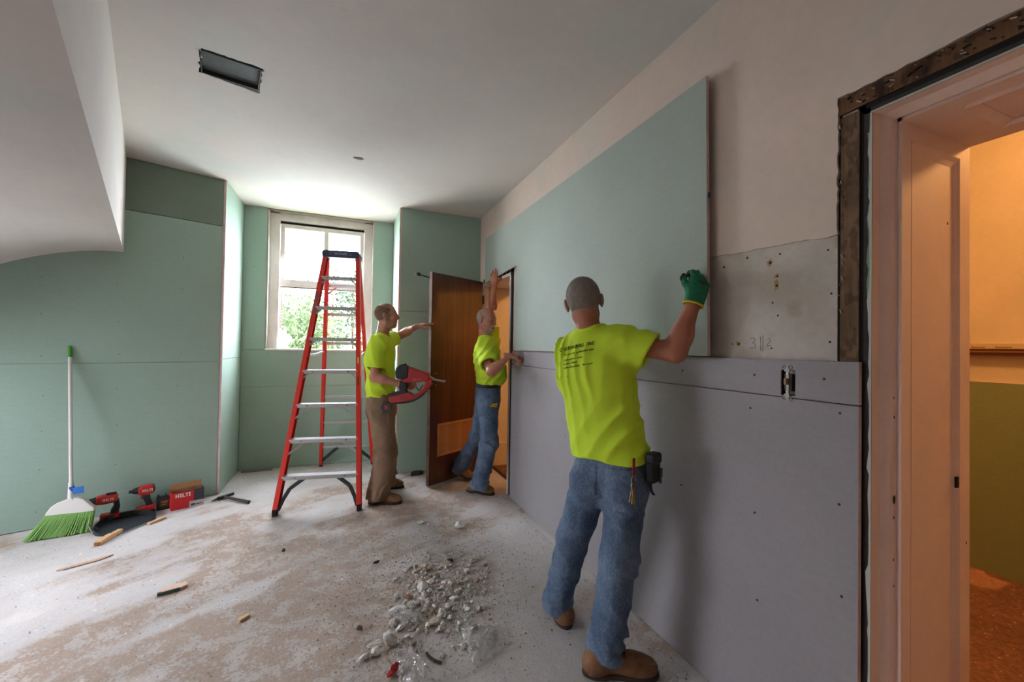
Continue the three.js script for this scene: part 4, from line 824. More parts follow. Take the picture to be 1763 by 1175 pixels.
// worker in front of the open door, one arm up at the door head
const workerB = figure({
  label: 'bald person with white goatee in lime t-shirt and jeans, one arm raised at the door',
  j: { pelvis: [1.322, .960, -3.843], waist: [1.324, 1.107, -3.839], chest: [1.303, 1.353, -3.846], neck: [1.276, 1.532, -3.842], head: [1.287, 1.694, -3.812], shR: [1.222, 1.412, -3.693], elR: [1.208, 1.216, -3.426], wrR: [1.360, 1.360, -3.396], shL: [1.394, 1.475, -3.955], elL: [1.400, 1.765, -3.985], wrL: [1.428, 2.075, -4.005], hipR: [1.297, .905, -3.767], hipL: [1.331, .885, -3.937], knR: [1.302, .520, -3.728], knL: [1.302, .490, -4.095], anR: [1.246, .102, -3.822], anL: [1.190, .135, -4.340] },
  right: dirRD(.10, -.99), front: dirRD(.99, .10), headFront: dirRD(.84, -.48, -.20), headUp: [.02, 1, .02], head: { jaw: 1.06 }, belly: true, bulk: 1.0,
  skin: 0xc08468, skinRed: 0xab604c, hair: 0x938b82, brow: 0x8a8078, beard: 0xbdb4aa, squint: true, hairShade: .25,
  hairRegion: (a, b, c) => Math.max(-(b + .06 - 1.25 * Math.max(0, c + .05)), b - .045 + .5 * c), hairThick: .0045,
  handR: { dir: dirRD(.96, .1, -.10), nrm: dirRD(.1, -.35, .93), thumb: -1, curl: [.75, .8, .85, .9], tc: .6 },
  handL: { dir: dirRD(-.06, .12, .98), nrm: dirRD(-.35, -.93, .1), thumb: 1, curl: [.16, .14, .16, .2], tc: .1 },
  shirt: { hemY: 1.072, hem: .12, flare: -.004, sleeveR: .70, sleeveL: .55, cuffR: .086, cuffL: .08, neckR: .066, neckDrop: .012, folds: (x, y, z) => { const l = (x - 1.30) * .926 + (z + 3.84) * .378; return .018 * (crease(l * .7 - (y - 1.3) * .5, y, 14, 1.0, 17) - .3) + .012 * (1 - smooth(1.1, 1.3, y)) * (crease(l * .25 + y * .9, y, 17, 1.1, 29) - .3) + drape(17, .005)(x, y, z); } },
  trousers: { name: 'jeans', material: denimM, wide: 1.02, girth: 1.03, cuffR: .075, cuffL: .10, top: .112, belt: 1.062, beltOut: .004, folds: bunch(23, .025, [[.15, .1, 1.0], [.48, .1, .6], [.8, .08, .3]]) },
  bootR: { heel: [1.165, 0, -3.965], toe: [1.372, 0, -3.764], material: leather(845), sole: darkSole, fat: 1.05, name: 'boot' },
  bootL: { heel: [1.115, .075, -4.42], toe: [1.285, .012, -4.225], material: leather(846), sole: darkSole, fat: 1.0, name: 'boot' },
});
// knitted glove on the nearest worker's right hand
{
  const o = workerC, w = o.J.wrR, h = o.j === undefined ? 0 : 0, d = fromA(dirRD(.30, .10, .92)).normalize(), n = fromA(dirRD(.15, -.98, .15));
  const hand = handShapes(w, d, n, -1, [.75, .82, .88, .95], 1.22, .12, .9), D = (x, y, z) => (x - w.x) * d.x + (y - w.y) * d.y + (z - w.z) * d.z;
  const wr = cap(w.clone().addScaledVector(d, -.045), w.clone().addScaledVector(d, .04), .039, .040, { n, s: 1.15 });
  const all = (x, y, z) => smin(hand(x, y, z), wr(x, y, z), .02);
  const c = w.clone().addScaledVector(d, .06);
  const fn = (x, y, z) => Math.max(all(x, y, z) - .0006 * noise3(x * 300, y * 300, z * 300), -(D(x, y, z) + .032));
  const green = lin(0x1f7a58), dark = lin(0x1b1f1e), nn = n.clone().normalize(), off = o.off;
  const g = paint(o.put(skin(fn, c.clone().addScalar(-.17), c.clone().addScalar(.17), .0034)), (x, y, z) => { const X = x - off.x, Z = z - off.z, k = D(X, y, Z), b = (X - w.x) * nn.x + (y - w.y) * nn.y + (Z - w.z) * nn.z; const edge = .012 * noise3(X * 50, y * 50, Z * 50); const pal = b < -.016 + edge * .5 && k > .01 || k > .155 + edge; return pal ? dark : green.map(q => q * (.9 + .2 * noise3(X * 120, y * 120, Z * 120))); });
  const gl = part(o.t, 'glove', g, new THREE.MeshStandardMaterial({ color: 0xffffff, roughness: .85, vertexColors: true }), 'green knitted glove with dark coated palm and fingertips');
  const bandF = (x, y, z) => Math.max(all(x, y, z) - .0035, -(all(x, y, z) + .004), Math.abs(D(x, y, z) + .033) - .0045);
  part(gl, 'cuff', o.put(skin(bandF, c.clone().addScalar(-.17), c.clone().addScalar(.10), .0032)), std(0xd8c21c, .8), 'yellow cuff edge');
  // small printed mark on the back of the glove
  const s = new THREE.Vector3().crossVectors(d, nn), mk = [], P = (a, b) => { const p = w.clone().addScaledVector(d, a).addScaledVector(s, b).addScaledVector(nn, .05); for (let i = 0; i < 60; i++) { const q = all(p.x, p.y, p.z); if (q < .0006) break; p.addScaledVector(nn, -q * .8); } return p; };
  mk.push(tube([P(.062, -.018), P(.058, -.006), P(.066, .006), P(.060, .017)], .0028, 12, 5), tube([P(.050, -.010), P(.049, .010)], .002, 8, 5));
  part(gl, 'printed_mark', mk.map(q => o.put(q)), std(0x2a2320, .8)); part(gl, 'printed_mark', o.put(tube([P(.055, -.004), P(.055, .005)], .0028, 6, 5)), std(0xa02828, .8), 'red dot of the mark');
}
// print on the back of the shirt: the patch follows the cloth
{
  const o = workerC, fn = o.shirtField, J = o.J, n = o.Fw.clone().negate(), s = o.Rt.clone();
  const W = .190, Hh = .150, NX = 60, NY = 40, pos = [], uv = [], idx = [], c0 = J.chest.clone().addScaledVector(s, -.050).add(V(0, .062, 0));
  const tilt = .20;
  for (let j = 0; j <= NY; j++) for (let i = 0; i <= NX; i++) {
    const a = (i / NX - .5) * W, b = (j / NY - .5) * Hh, p = c0.clone().addScaledVector(s, a).add(V(0, b + tilt * a, 0)).addScaledVector(n, .3);
    for (let k = 0; k < 90; k++) { const q = fn(p.x, p.y, p.z); if (q < .0036) break; p.addScaledVector(n, -Math.min(q * .6, .02)); }
    pos.push(p.x + o.off.x, p.y, p.z + o.off.z); uv.push(i / NX, j / NY);
    if (i < NX && j < NY) { const q = j * (NX + 1) + i; idx.push(q, q + 1, q + NX + 2, q, q + NX + 2, q + NX + 1); }
  }
  const g = new THREE.BufferGeometry(); g.setAttribute('position', new THREE.Float32BufferAttribute(pos, 3)); g.setAttribute('uv', new THREE.Float32BufferAttribute(uv, 2)); g.setIndex(idx); g.computeVertexNormals();
  const c = document.createElement('canvas'); c.width = 768; c.height = 512; const x = c.getContext('2d'); x.fillStyle = '#000'; x.fillRect(0, 0, 768, 512); x.fillStyle = '#fff';
  x.font = 'bold 74px sans-serif'; x.fillText('C ESSION WALL, INC.', 8, 100, 752);
  const RL = rng(61);                                       // the smaller lines cannot be read in the photograph: strokes like words
  for (const [x0, y0, w] of [[110, 168, 600], [120, 256, 400], [120, 318, 330], [130, 380, 350], [580, 380, 150]]) { let a = x0; while (a < x0 + w) { const wd = 40 + RL() * 80; for (let q = 0; q < wd; q += 15) { const tall = RL() < .3; x.fillRect(a + q, y0 - (tall ? 12 : 4), 10, tall ? 26 : 18); } a += wd + 22; } }
  const t = new THREE.CanvasTexture(c);
  part(o.shirtMesh, 'printed_lettering', g, std(0x2b3a1c, .85, { alphaMap: t, transparent: true, polygonOffset: true, polygonOffsetFactor: -2 }), 'dark lettering printed on the shirt back');
}

// ---------------------------------------------------------------- the green sheet being lifted, with its cut-out for the door
{
  const s = thing('wallboard_sheet', 'long pale green wallboard sheet with a door notch, held up above the grey dado', 'wallboard', null, [1.46, 0, -2.9]);
  const g = slabZY([[-4.415, 2.654], [-4.415, 2.152], [-3.50, 2.194], [-3.532, 1.409], [-1.330, 1.413], [-1.352, 2.654]].reverse().map(([z, y]) => [z + 2.9, y]), 0, .0159);
  part(s, 'panel', g, [M.greenPale, M.edge]);
  part(s, 'crayon_mark', box2(-.0004, .012, 2.105, 2.13, 1.5655, 1.5665), std(0x2a4f8a, .8), 'short blue crayon mark on the cut edge');
}
// ---------------------------------------------------------------- the far door: its frame, and the brown door swung into the room
{
  const d = struct('door_1', [0, 0, 0]);
  const white = M.oldWhite, black = std(0x1d1714, .9);
  part(d, 'rough_stud', box2(1.511, 1.56, 0, 2.2, -3.735, -3.662), black);
  part(d, 'rough_header', box2(1.511, 1.56, 2.172, 2.224, -4.62, -3.62), black, 'dark rough timber over the door head');
  part(d, 'jamb', box2(1.503, 2.02, 0, 2.172, -3.765, -3.735), white);
  part(d, 'jamb', box2(1.503, 1.56, 0, 2.172, -4.60, -4.572), white);
  part(d, 'jamb_head', box2(1.500, 2.02, 2.142, 2.172, -4.60, -3.735), white, 'white painted door head');
  part(d, 'infill', box2(1.512, 1.55, 0, 2.3, -4.735, -4.60), M.plaster);
  const R2 = rng(19); for (let i = 0; i < 9; i++) part(d, 'plaster_scrap', box(.004, .012 + .02 * R2(), .01 + .02 * R2()).translate(1.507, 2.17 + .05 * R2(), -4.55 + .9 * R2()), M.plaster);
  // slab: local x runs from the free edge to the hinges, local z faces the room
  const t = thing('door', 'dark brown wood veneer door with a louvre near its foot, standing open into the room behind two workers', 'door', null, [.819, 0, -4.168]); t.rotation.y = .530;
  const wood = tex(512, 1024, (u, v) => { const warp = fbm(u, v, 4, 3, 901) * .5, g = fbm(u + warp * .12, v * .08 + .2 * u, 48, 4, 911), b = fbm(u, v * .5, 5, 4, 921), f = vnoise(u * 240, v * 10, 240, 931), fl = Math.sin((u * 9 + warp * 6 + v * 1.2) * 6.28) * .5 + .5; const l = (g - .5) * 54 + (b - .5) * 46 + (f - .5) * 12 - fl * 10; return [82 + l * .8, 42 + l * .5, 25 + l * .32]; }, true, .8, 2.2);
  const wm = new THREE.MeshPhysicalMaterial({ color: 0xffffff, roughness: .38, map: wood, clearcoat: .6, clearcoatRoughness: .14 }), em = std(0xffffff, .6, { map: mottled([128, 100, 84], 10, 22, .3, 68, 256) });
  part(t, 'slab', rbox(.772, 2.175, .042, .003, .389, 1.102, -.022), wm);
  part(t, 'edge_strip', box2(-.002, .001, .014, 2.19, -.042, -.002), em, 'worn bare edge of the door');
  const lm = std(0xffffff, .6, { map: mottled([176, 124, 82], 6, 16, .2, 69, 256) });
  const L = part(t, 'louvre', [box2(.10, .675, .295, .320, -.004, .010), box2(.10, .675, .605, .630, -.004, .010), box2(.10, .125, .32, .605, -.004, .010), box2(.65, .675, .32, .605, -.004, .010)], lm, 'light wood louvre panel');
  const sl = []; for (let y = .328; y < .605; y += .0142) sl.push(box(.53, .0135, .004, 0, 0, 0).rotateX(-.75).translate(.3875, y, .002));
  const slm = part(L, 'slats', sl, lm); slm.userData.kind = 'stuff';
  part(L, 'backing', box2(.12, .655, .31, .612, -.002, .0008), std(0x4a2a18, .8));
  part(t, 'lock_rose', cyl(.011, .011, .006, 0, 0, 0, 18).rotateX(Math.PI / 2).translate(.065, 1.155, .002), std(0xa08a58, .35, { metalness: .8 }));
  part(t, 'lock_rose', cyl(.011, .011, .006, 0, 0, 0, 18).rotateX(Math.PI / 2).translate(.065, 1.035, .002), std(0xa08a58, .35, { metalness: .8 }));
  part(t, 'latch_plate', box2(-.0035, -.001, .98, 1.13, -.034, -.010), std(0xb8a58c, .5, { metalness: .3 }));
  part(t, 'latch_plate', box2(-.0035, -.001, 1.60, 1.68, -.034, -.010), std(0x6a584a, .6));
  for (const y of [.25, 1.1, 1.98]) part(t, 'hinge', [cyl(.007, .007, .1, .782, y, .006, 12), box2(.76, .782, y - .05, y + .05, -.002, .002)], std(0x55504a, .45, { metalness: .7 }));
  part(t, 'closer_arm', [rod(V(.03, 2.135, -.06), V(-.105, 2.152, -.075), .0065), box2(-.128, -.100, 2.138, 2.170, -.084, -.066)], std(0x3b3632, .5, { metalness: .5 }), 'thin metal door closer arm');
  part(t, 'closer_plate', box2(-.150, -.100, 2.141, 2.167, -.09, -.084), std(0xb9b4ab, .5, { metalness: .4 }));
}
// ---------------------------------------------------------------- stepladder
{
  const t = thing('stepladder', 'tall red stepladder with aluminium steps and dark top cap in front of the window', 'ladder', null, [-.178, 0, -3.887]);
  const o = V(.178, 0, 3.887), p = (x, y, z) => V(x, y, z).add(o);
  const red = new THREE.MeshPhysicalMaterial({ color: 0xd42a18, roughness: .5 });
  const alu = std(0xb9b9b8, .38, { metalness: .75 }), dark = std(0x2e3236, .6), capM = std(0x2f3b52, .55), rubber = std(0x1c1c1d, .9);
  const FL = [p(-.505, .0, -3.945), p(-.178, 2.30, -4.415)], FR = [p(.150, .0, -3.83), p(.112, 2.30, -4.362)];
  const BL = [p(-.222, .0, -5.335), p(-.168, 2.30, -4.50)], BR = [p(.345, .0, -5.24), p(.122, 2.30, -4.45)];
  const A = (r, y) => r[0].clone().lerp(r[1], y / 2.30);
  const lat = FR[0].clone().sub(FL[0]).normalize();
  // channel section rail: web and two flanges
  function rail(name, r, side, w, d, m) {
    const dir = r[1].clone().sub(r[0]).normalize(), n = new THREE.Vector3().crossVectors(lat, dir).normalize(), s = new THREE.Vector3().crossVectors(dir, n).normalize();
    const up = n, off = v => [r[0].clone().addScaledVector(s, v[0]).addScaledVector(n, v[1]).addScaledVector(dir, .03), r[1].clone().addScaledVector(s, v[0]).addScaledVector(n, v[1])];
    const g = [];
    g.push(bar(...off([side * w * .5, 0]), .006, d, up, .002)); g.push(bar(...off([0, d * .5 - .003]), w, .006, up, .002)); g.push(bar(...off([0, -d * .5 + .003]), w, .006, up, .002));
    return part(t, name, g, m);
  }
  rail('front_rail', FL, -1, .036, .080, red); rail('front_rail', FR, 1, .036, .080, red);
  rail('rear_rail', BL, -1, .032, .050, red); rail('rear_rail', BR, 1, .032, .050, red);
  const back = V(.2, 0, -.98);
  for (let k = 1; k <= 7; k++) {
    const y = .297 * k + .008, a = A(FL, y), b = A(FR, y), s = b.clone().sub(a).normalize(), i = .004;
    const a2 = a.clone().addScaledVector(s, i), b2 = b.clone().addScaledVector(s, -i);
    const g = [bar(a2.clone().addScaledVector(back, -.002), b2.clone().addScaledVector(back, -.002), .082, .005, V(0, 1, 0)), bar(a2.clone().addScaledVector(back, -.042).add(V(0, -.014, 0)), b2.clone().addScaledVector(back, -.042).add(V(0, -.014, 0)), .004, .030, V(0, 1, 0)), bar(a2.clone().addScaledVector(back, .038).add(V(0, -.012, 0)), b2.clone().addScaledVector(back, .038).add(V(0, -.012, 0)), .004, .026, V(0, 1, 0))];
    for (let r = 0; r < 5; r++) g.push(bar(a2.clone().addScaledVector(back, -.035 + r * .016).add(V(0, .003, 0)), b2.clone().addScaledVector(back, -.035 + r * .016).add(V(0, .003, 0)), .004, .003, V(0, 1, 0)));
    const st = part(t, 'step', g, alu);
    // brace under each end of the step
    const L = k === 1 ? .0 : k <= 3 ? .135 : .06, dr = k <= 3 ? .105 : .055;
    if (L) for (const [q, sg, r] of [[a2, 1, FL], [b2, -1, FR]]) { const e = A(r, y - dr - .02); part(st, 'brace', bar(q.clone().addScaledVector(s, sg * L).addScaledVector(back, -.036).add(V(0, -.02, 0)), e.clone().addScaledVector(back, -.036).addScaledVector(s, sg * .006), .016, .004, V(.2, 0, 1)), alu); }
    for (const u of [.17, .83]) part(st, 'rivet', new THREE.SphereGeometry(.0055, 10, 6).translate(...along(a2, b2, u).addScaledVector(back, -.0445).add(V(0, -.012, 0)).toArray()), std(0x55565a, .5, { metalness: .6 }));
  }
  // dark moulded foot braces below the first step
  for (const [r, sg] of [[FL, 1], [FR, -1]]) {
    const y = .29, top = A(r, y).addScaledVector(lat, sg * .19), mid = A(r, .20).addScaledVector(lat, sg * .075), bot = A(r, .035).addScaledVector(lat, sg * .015);
    const br = part(t, 'foot_brace', [bar(top, mid, .026, .05, V(0, 0, 1), .006), bar(mid, along(mid, bot, .5).addScaledVector(lat, sg * -.006), .03, .05, V(0, 0, 1), .006), bar(along(mid, bot, .5).addScaledVector(lat, sg * -.006), bot, .03, .05, V(0, 0, 1), .006)], dark, 'dark grey ribbed foot brace');
    part(t, 'foot', [rbox(.042, .055, .086, .008, r[0].x, .0275, r[0].z)], rubber);
  }
  for (const r of [BL, BR]) part(t, 'foot', rbox(.034, .05, .056, .007, r[0].x, .025, r[0].z), rubber);
  // rear cross bars and their dark braces
  for (const y of [.245, .545, .845, 1.145, 1.445, 1.745, 2.03]) { const a = A(BL, y), b = A(BR, y); part(t, 'rear_bar', [bar(a, b, .028, .004, V(0, 0, 1)), bar(a.clone().add(V(0, .014, .008)), b.clone().add(V(0, .014, .008)), .016, .004, V(0, 1, 0))], alu); }
  for (const [r, s, e] of [[BL, 1, BR], [BR, -1, BL]]) part(t, 'rear_brace', [bar(along(A(r, .235), A(e, .235), .32), A(r, .06), .034, .012, V(0, 0, 1))], dark);
  { const a = A(BL, 2.03), b = A(BL, 1.94); part(t, 'rear_brace', bar(along(a, A(BR, 2.03), .32), b, .016, .004, V(0, 0, 1)), std(0xc77a70, .4, { metalness: .5 })); }
  // folding spreaders
  for (const [f, b] of [[FL, BL], [FR, BR]]) { const a = A(f, 1.33), c = A(b, 1.36), m = along(a, c, .5).add(V(0, -.012, 0)); part(t, 'spreader', [bar(a, m, .022, .004, V(1, 0, 0)), bar(m, c, .022, .004, V(1, 0, 0)), cyl(.008, .008, .014, 0, 0, 0, 10).rotateZ(Math.PI / 2).translate(m.x, m.y, m.z)], alu); }
  // moulded cap with lettering on its front
  const c = along(FL[1], FR[1], .5).add(V(.002, .018, -.04)), yaw = -Math.atan2(FR[1].z - FL[1].z, FR[1].x - FL[1].x);
  const capG = outline([[-.168, -.028], [-.172, .012], [-.160, .034], [.160, .034], [.172, .012], [.168, -.028], [.150, -.034], [-.150, -.034]], .17, .006).translate(0, 0, -.085);
  const cm = part(t, 'top_cap', uvm(capG), capM, 'dark blue-grey moulded top cap with pale lettering'); cm.position.copy(c); cm.rotation.y = yaw;
  part(cm, 'tray', [rbox(.2, .008, .1, .003, 0, .036, 0), cyl(.02, .02, .012, -.11, .036, 0, 16), cyl(.02, .02, .012, .11, .036, 0, 16)], std(0x283247, .6));
  const font = await new FontLoader().loadAsync('fonts/droid/droid_sans_bold.typeface.json');
  const tg = new TextGeometry('WERNER', { font, size: .021, depth: .002, curveSegments: 3 }); tg.computeBoundingBox(); tg.translate(-(tg.boundingBox.max.x) / 2, -.009, .0905);
  const pale = std(0x9aa4b4, .6);
  part(cm, 'lettering', tg, pale);
  const ov = new THREE.TorusGeometry(1, .022, 6, 48).scale(.098, .021, .05).translate(0, .001, .0915); part(cm, 'logo_outline', ov, pale);
  // stickers on the right rail
  const lab = (y, h, m, name) => { const a = A(FR, y - h / 2).add(V(.004, 0, .041)), b = A(FR, y + h / 2).add(V(.004, 0, .041)); return part(t, name, bar(a, b, .026, .002, V(0, 0, 1)), m); };
  lab(1.105, .085, std(0x2f4a2c, .6), 'label'); lab(1.29, .055, std(0xd2cf6a, .6), 'label');
  { const a = A(FL, 1.72).add(V(-.004, 0, .041)), b = A(FL, 1.93).add(V(-.004, 0, .041)); part(t, 'label', bar(a, b, .024, .002, V(0, 0, 1)), std(0x6e6a6a, .6), 'grey data label'); }
}

// ---------------------------------------------------------------- red fastening tool in the left worker's hand
const pouchBlack = std(0x101112, .7);
const toolRed = new THREE.MeshPhysicalMaterial({ color: 0x9c1a17, roughness: .42, clearcoat: .2, clearcoatRoughness: .4 }), toolBlack = std(0x1b1c1e, .65), steelM = std(0xa9a49c, .35, { metalness: .85 });
const sansBold = await new FontLoader().loadAsync('fonts/droid/droid_sans_bold.typeface.json');
function letters(text, size, material, parent, x, y, z, rotY = 0, name = 'lettering') { const g = new TextGeometry(text, { font: sansBold, size, depth: .0012, curveSegments: 3 }); const m = part(parent, name, g, material); m.position.set(x, y, z); m.rotation.y = rotY; return m; }
{
  const t = thing('fastening_tool', 'red and black power tool with curved magazine held by the left worker', 'power tool', null, [.574, 1.106, -3.69]); t.rotation.y = -.387;
  const k = 1 / 194, P = pts => pts.map(([x, y]) => [(x - 712) * k, (660 - y) * k]);      // side outline laid out on a flat drawing, then in metres
  const ex = (pts, d, b) => uvm(outline(P(pts), d, b).translate(0, 0, -d / 2));
  part(t, 'motor_housing', ex([[682, 642], [684, 634], [690, 629], [697, 627], [699, 630], [705, 633], [704, 650], [694, 654], [684, 652]], .075, .010), toolBlack, 'black motor housing');
  part(t, 'body', ex([[704, 632], [711, 634], [718, 637], [737, 642], [741, 650], [739, 655], [722, 658], [700, 659], [690, 656], [703, 650]], .062, .010), toolRed);
  part(t, 'front_arm', ex([[736, 646], [744, 651], [746, 660], [740, 668], [733, 676], [724, 682], [716, 685], [712, 681], [722, 675], [729, 668], [733, 660], [731, 654]], .052, .006), toolRed);
  part(t, 'magazine', ex([[672, 684], [674, 680], [690, 676], [706, 675], [714, 681], [720, 684], [712, 688], [700, 691], [686, 693], [675, 694], [672, 690]], .060, .008), toolRed, 'curved red magazine');
  part(t, 'grip', ex([[690, 656], [700, 658], [702, 664], [700, 676], [692, 677], [688, 668]], .044, .010), toolBlack);
  const rib = []; for (let i = 0; i < 18; i++) { const s = i / 17, x = 678 + 68 * s, y = 694.5 - 1 * s - 36 * s ** 3.2; rib.push(rbox(.016, .013, .05, .003, 0, 0, 0).rotateZ(.05 + .9 * s ** 2).translate((x - 712) * k, (660 - y) * k, 0)); }
  part(t, 'fastener_strip', rib, toolBlack, 'black strip of fasteners along the magazine');
  part(t, 'battery', ex([[673, 684], [675, 677], [698, 671], [704, 676], [690, 680]], .07, .006), toolBlack);
  part(t, 'nose', [rod(V(.125, .050, 0), V(.185, .031, 0), .024, .015), rod(V(.18, .033, 0), V(.275, .020, 0), .010, .008), rod(V(.262, .021, 0), V(.282, .019, 0), .012, .012)], steelM, 'steel nose piece');
  part(t, 'window', ex([[729, 644], [734, 645], [734, 648], [729, 647]], .066, .001), std(0xc9c1b6, .6));
  letters('HILTI', .022, std(0xb06a62, .6), t, .0, .022, .042); letters('HILTI', .018, std(0x7c2a26, .6), t, -.10, -.14, .039);
  part(t, 'wrist_strap', tube([[.03, -.03, .02], [.055, -.06, .03], [.075, -.035, .03], [.09, -.012, .02]], .004, 24, 8), toolBlack);
}
// ---------------------------------------------------------------- small things carried on belts
{
  const p = thing('belt_pouch', 'black belt pouch on the right hip of the nearest worker', 'pouch', null, [1.226, .924, -1.395]); p.rotation.y = .35; p.scale.set(.9, .78, .9);
  part(p, 'case', rbox(.072, .150, .045, .014, .0, .01, 0, 3), pouchBlack); part(p, 'flap', rbox(.078, .06, .052, .014, 0, .068, .002, 3), std(0x121314, .6)); part(p, 'clip', [rbox(.018, .05, .012, .004, .024, -.01, .027), cyl(.006, .006, .04, .030, -.05, .022, 10)], std(0x2a2b2d, .4));
  part(p, 'strap', tube([[-.02, -.06, 0], [-.022, -.095, .004], [-.008, -.125, .006], [.004, -.13, .004]], .006, 20, 8), toolBlack);
  const kk = thing('key_ring', 'brass and steel keys on a red strap behind the nearest worker', 'keys', null, [1.128, .893, -1.398]); kk.rotation.y = .35; kk.scale.setScalar(1.2);
  part(kk, 'strap', rbox(.014, .06, .004, .0015, 0, .045, 0), std(0x8e1a1c, .7), 'red strap'); part(kk, 'ring', new THREE.TorusGeometry(.014, .0018, 8, 24).translate(0, 0, 0), steelM);
  for (const [a, l, m] of [[-.35, .052, steelM], [.1, .062, std(0xb98d35, .35, { metalness: .85 })], [.32, .05, std(0x232427, .5)], [-.1, .058, std(0xc09a45, .35, { metalness: .85 })]]) part(kk, 'key', [new THREE.CylinderGeometry(.0105, .0105, .0025, 14).rotateX(Math.PI / 2).translate(0, -.018, 0), rbox(.007, l, .0022, .0008, 0, -.024 - l / 2, 0), rbox(.004, .012, .002, .0008, .004, -.026 - l * .8, 0)].map(g => g.rotateZ(a)), m);
  const b = thing('tape_measure', 'round black tape measure with red disc on the hip of the brown trousers', 'tape measure', null, [.365, .878, -3.858]); b.rotation.y = -.387;
  part(b, 'case', cyl(.046, .046, .026, 0, 0, 0, 28).rotateX(Math.PI / 2), std(0x24272b, .5)); part(b, 'rim', new THREE.TorusGeometry(.042, .005, 8, 32).translate(0, 0, .013), std(0x3e454c, .45)); part(b, 'disc', cyl(.026, .026, .004, 0, 0, 0, 24).rotateX(Math.PI / 2).translate(0, 0, .014), std(0x6e2420, .5), 'dull red disc'); part(b, 'disc_mark', [box2(-.012, .012, .004, .012, .016, .0168), box2(-.004, .004, -.014, .004, .016, .0168)], std(0x9a5048, .6));
  const y = thing('folding_rule', 'yellow item in the back pocket of the bald worker', 'rule', null, [1.318, .885, -3.672]); y.rotation.y = -.30;
  part(y, 'stick', [rbox(.085, .016, .018, .003, 0, .006, 0).rotateZ(.1), rbox(.07, .014, .02, .003, .004, -.010, .004).rotateZ(-.06)], std(0xb79a20, .6)); part(y, 'joint', [cyl(.007, .007, .024, -.034, 0, 0, 10).rotateX(0)], steelM);
}
// ---------------------------------------------------------------- light switch without its plate
{
  const s = thing('light_switch', 'bare light switch without cover plate in the grey strip near the wide doorway', 'switch', null, [1.4885, 1.3255, -1.0]); s.rotation.y = -Math.PI / 2;   // local x = along +z, local z = into the room
  part(s, 'wall_box', [box2(-.026, .026, -.046, .046, -.06, -.056), box2(-.026, -.0245, -.046, .046, -.06, -.004), box2(.0245, .026, -.046, .046, -.06, -.004), box2(-.026, .026, .0445, .046, -.06, -.004), box2(-.026, .026, -.046, -.0445, -.06, -.004)], std(0x2a2723, .7, { metalness: .4 }));
  part(s, 'body', rbox(.030, .062, .034, .003, -.004, 0, -.022), std(0x2b2320, .6));
  const ear = y => [box2(-.013, .005, y - .010, y + .010, -.002, .0015), new THREE.TorusGeometry(.0065, .0026, 8, 14).translate(-.016, y + Math.sign(y) * .006, .001), new THREE.TorusGeometry(.0065, .0026, 8, 14).translate(.008, y + Math.sign(y) * .006, .001)];
  part(s, 'yoke', [box2(-.009, .001, -.055, .055, -.006, -.002), ...ear(.050), ...ear(-.050)], std(0x98958b, .45, { metalness: .5 }), 'pale metal mounting strap');
  part(s, 'toggle', rbox(.010, .024, .016, .003, -.004, .004, .004), std(0xa08464, .5));
  for (const y of [.033, -.033]) part(s, 'screw', cyl(.004, .004, .003, 0, 0, 0, 10).rotateX(Math.PI / 2).translate(-.004, y, -.001), std(0xc0bcb0, .35, { metalness: .7 }));
}
// ---------------------------------------------------------------- broom leaning on the left wall
{
  const t = thing('broom', 'broom with green bristles, white head and white handle leaning on the left green wall', 'broom', null, [-1.885, 0, -4.096]); t.rotation.y = .02;
  const top = V(-.108, 1.382, -.222), bot = V(.014, .265, -.018), white = std(0xcfccc6, .45);
  part(t, 'handle', rod(bot, along(bot, top, .955), .0115, .0115), white);
  part(t, 'grip', [rod(along(bot, top, .93), top, .0145, .0135), new THREE.SphereGeometry(.0135, 14, 8).translate(...top.toArray())], std(0x3f8f2e, .5), 'green plastic grip');
  part(t, 'ferrule', [rod(V(.016, .235, -.012), along(bot, top, .09), .019, .0155)], white);
  const head = outline([[-.163, 0], [-.158, .022], [-.13, .06], [-.09, .086], [-.04, .102], [-.018, .110], [.018, .110], [.022, .098], [.03, .114], [.06, .112], [.10, .095], [.145, .055], [.182, .026], [.186, .004], [.1, -.002], [0, 0]], .038, .006).translate(0, 0, -.019).scale(.78, .98, 1).rotateX(-.12).translate(.016, .146, -.004);
  part(t, 'head', uvm(head), white, 'white fan shaped plastic head');
  part(t, 'tape_flag', [rbox(.062, .050, .0025, .001, .0, 0, 0).rotateZ(.08).translate(.062, .312, .002), cyl(.0165, .0165, .05, .012, .312, -.026, 18)], std(0x1f63b4, .6), 'strip of blue masking tape');
  const R2 = rng(52), bl = [];
  for (let i = 0; i < 300; i++) { const r = (i % 5 - 2) * .0075, a = (Math.floor(i / 5) / 59) * 2 - 1; const x0 = a * .130 + .026, x1 = a * .166 - .016 + (R2() - .5) * .016, y1 = .004 + .010 * R2(), z1 = .030 + r * 1.4 + (R2() - .5) * .02 - a * .030; bl.push(rod(V(x0, .155, r), V(x1, y1, z1 * .8 + .04), .0024, .0028, 5)); }
  const b = part(t, 'bristles', bl, std(0x7fae58, .6)); b.userData.kind = 'stuff'; b.userData.label = 'bright green slanted bristles';
}
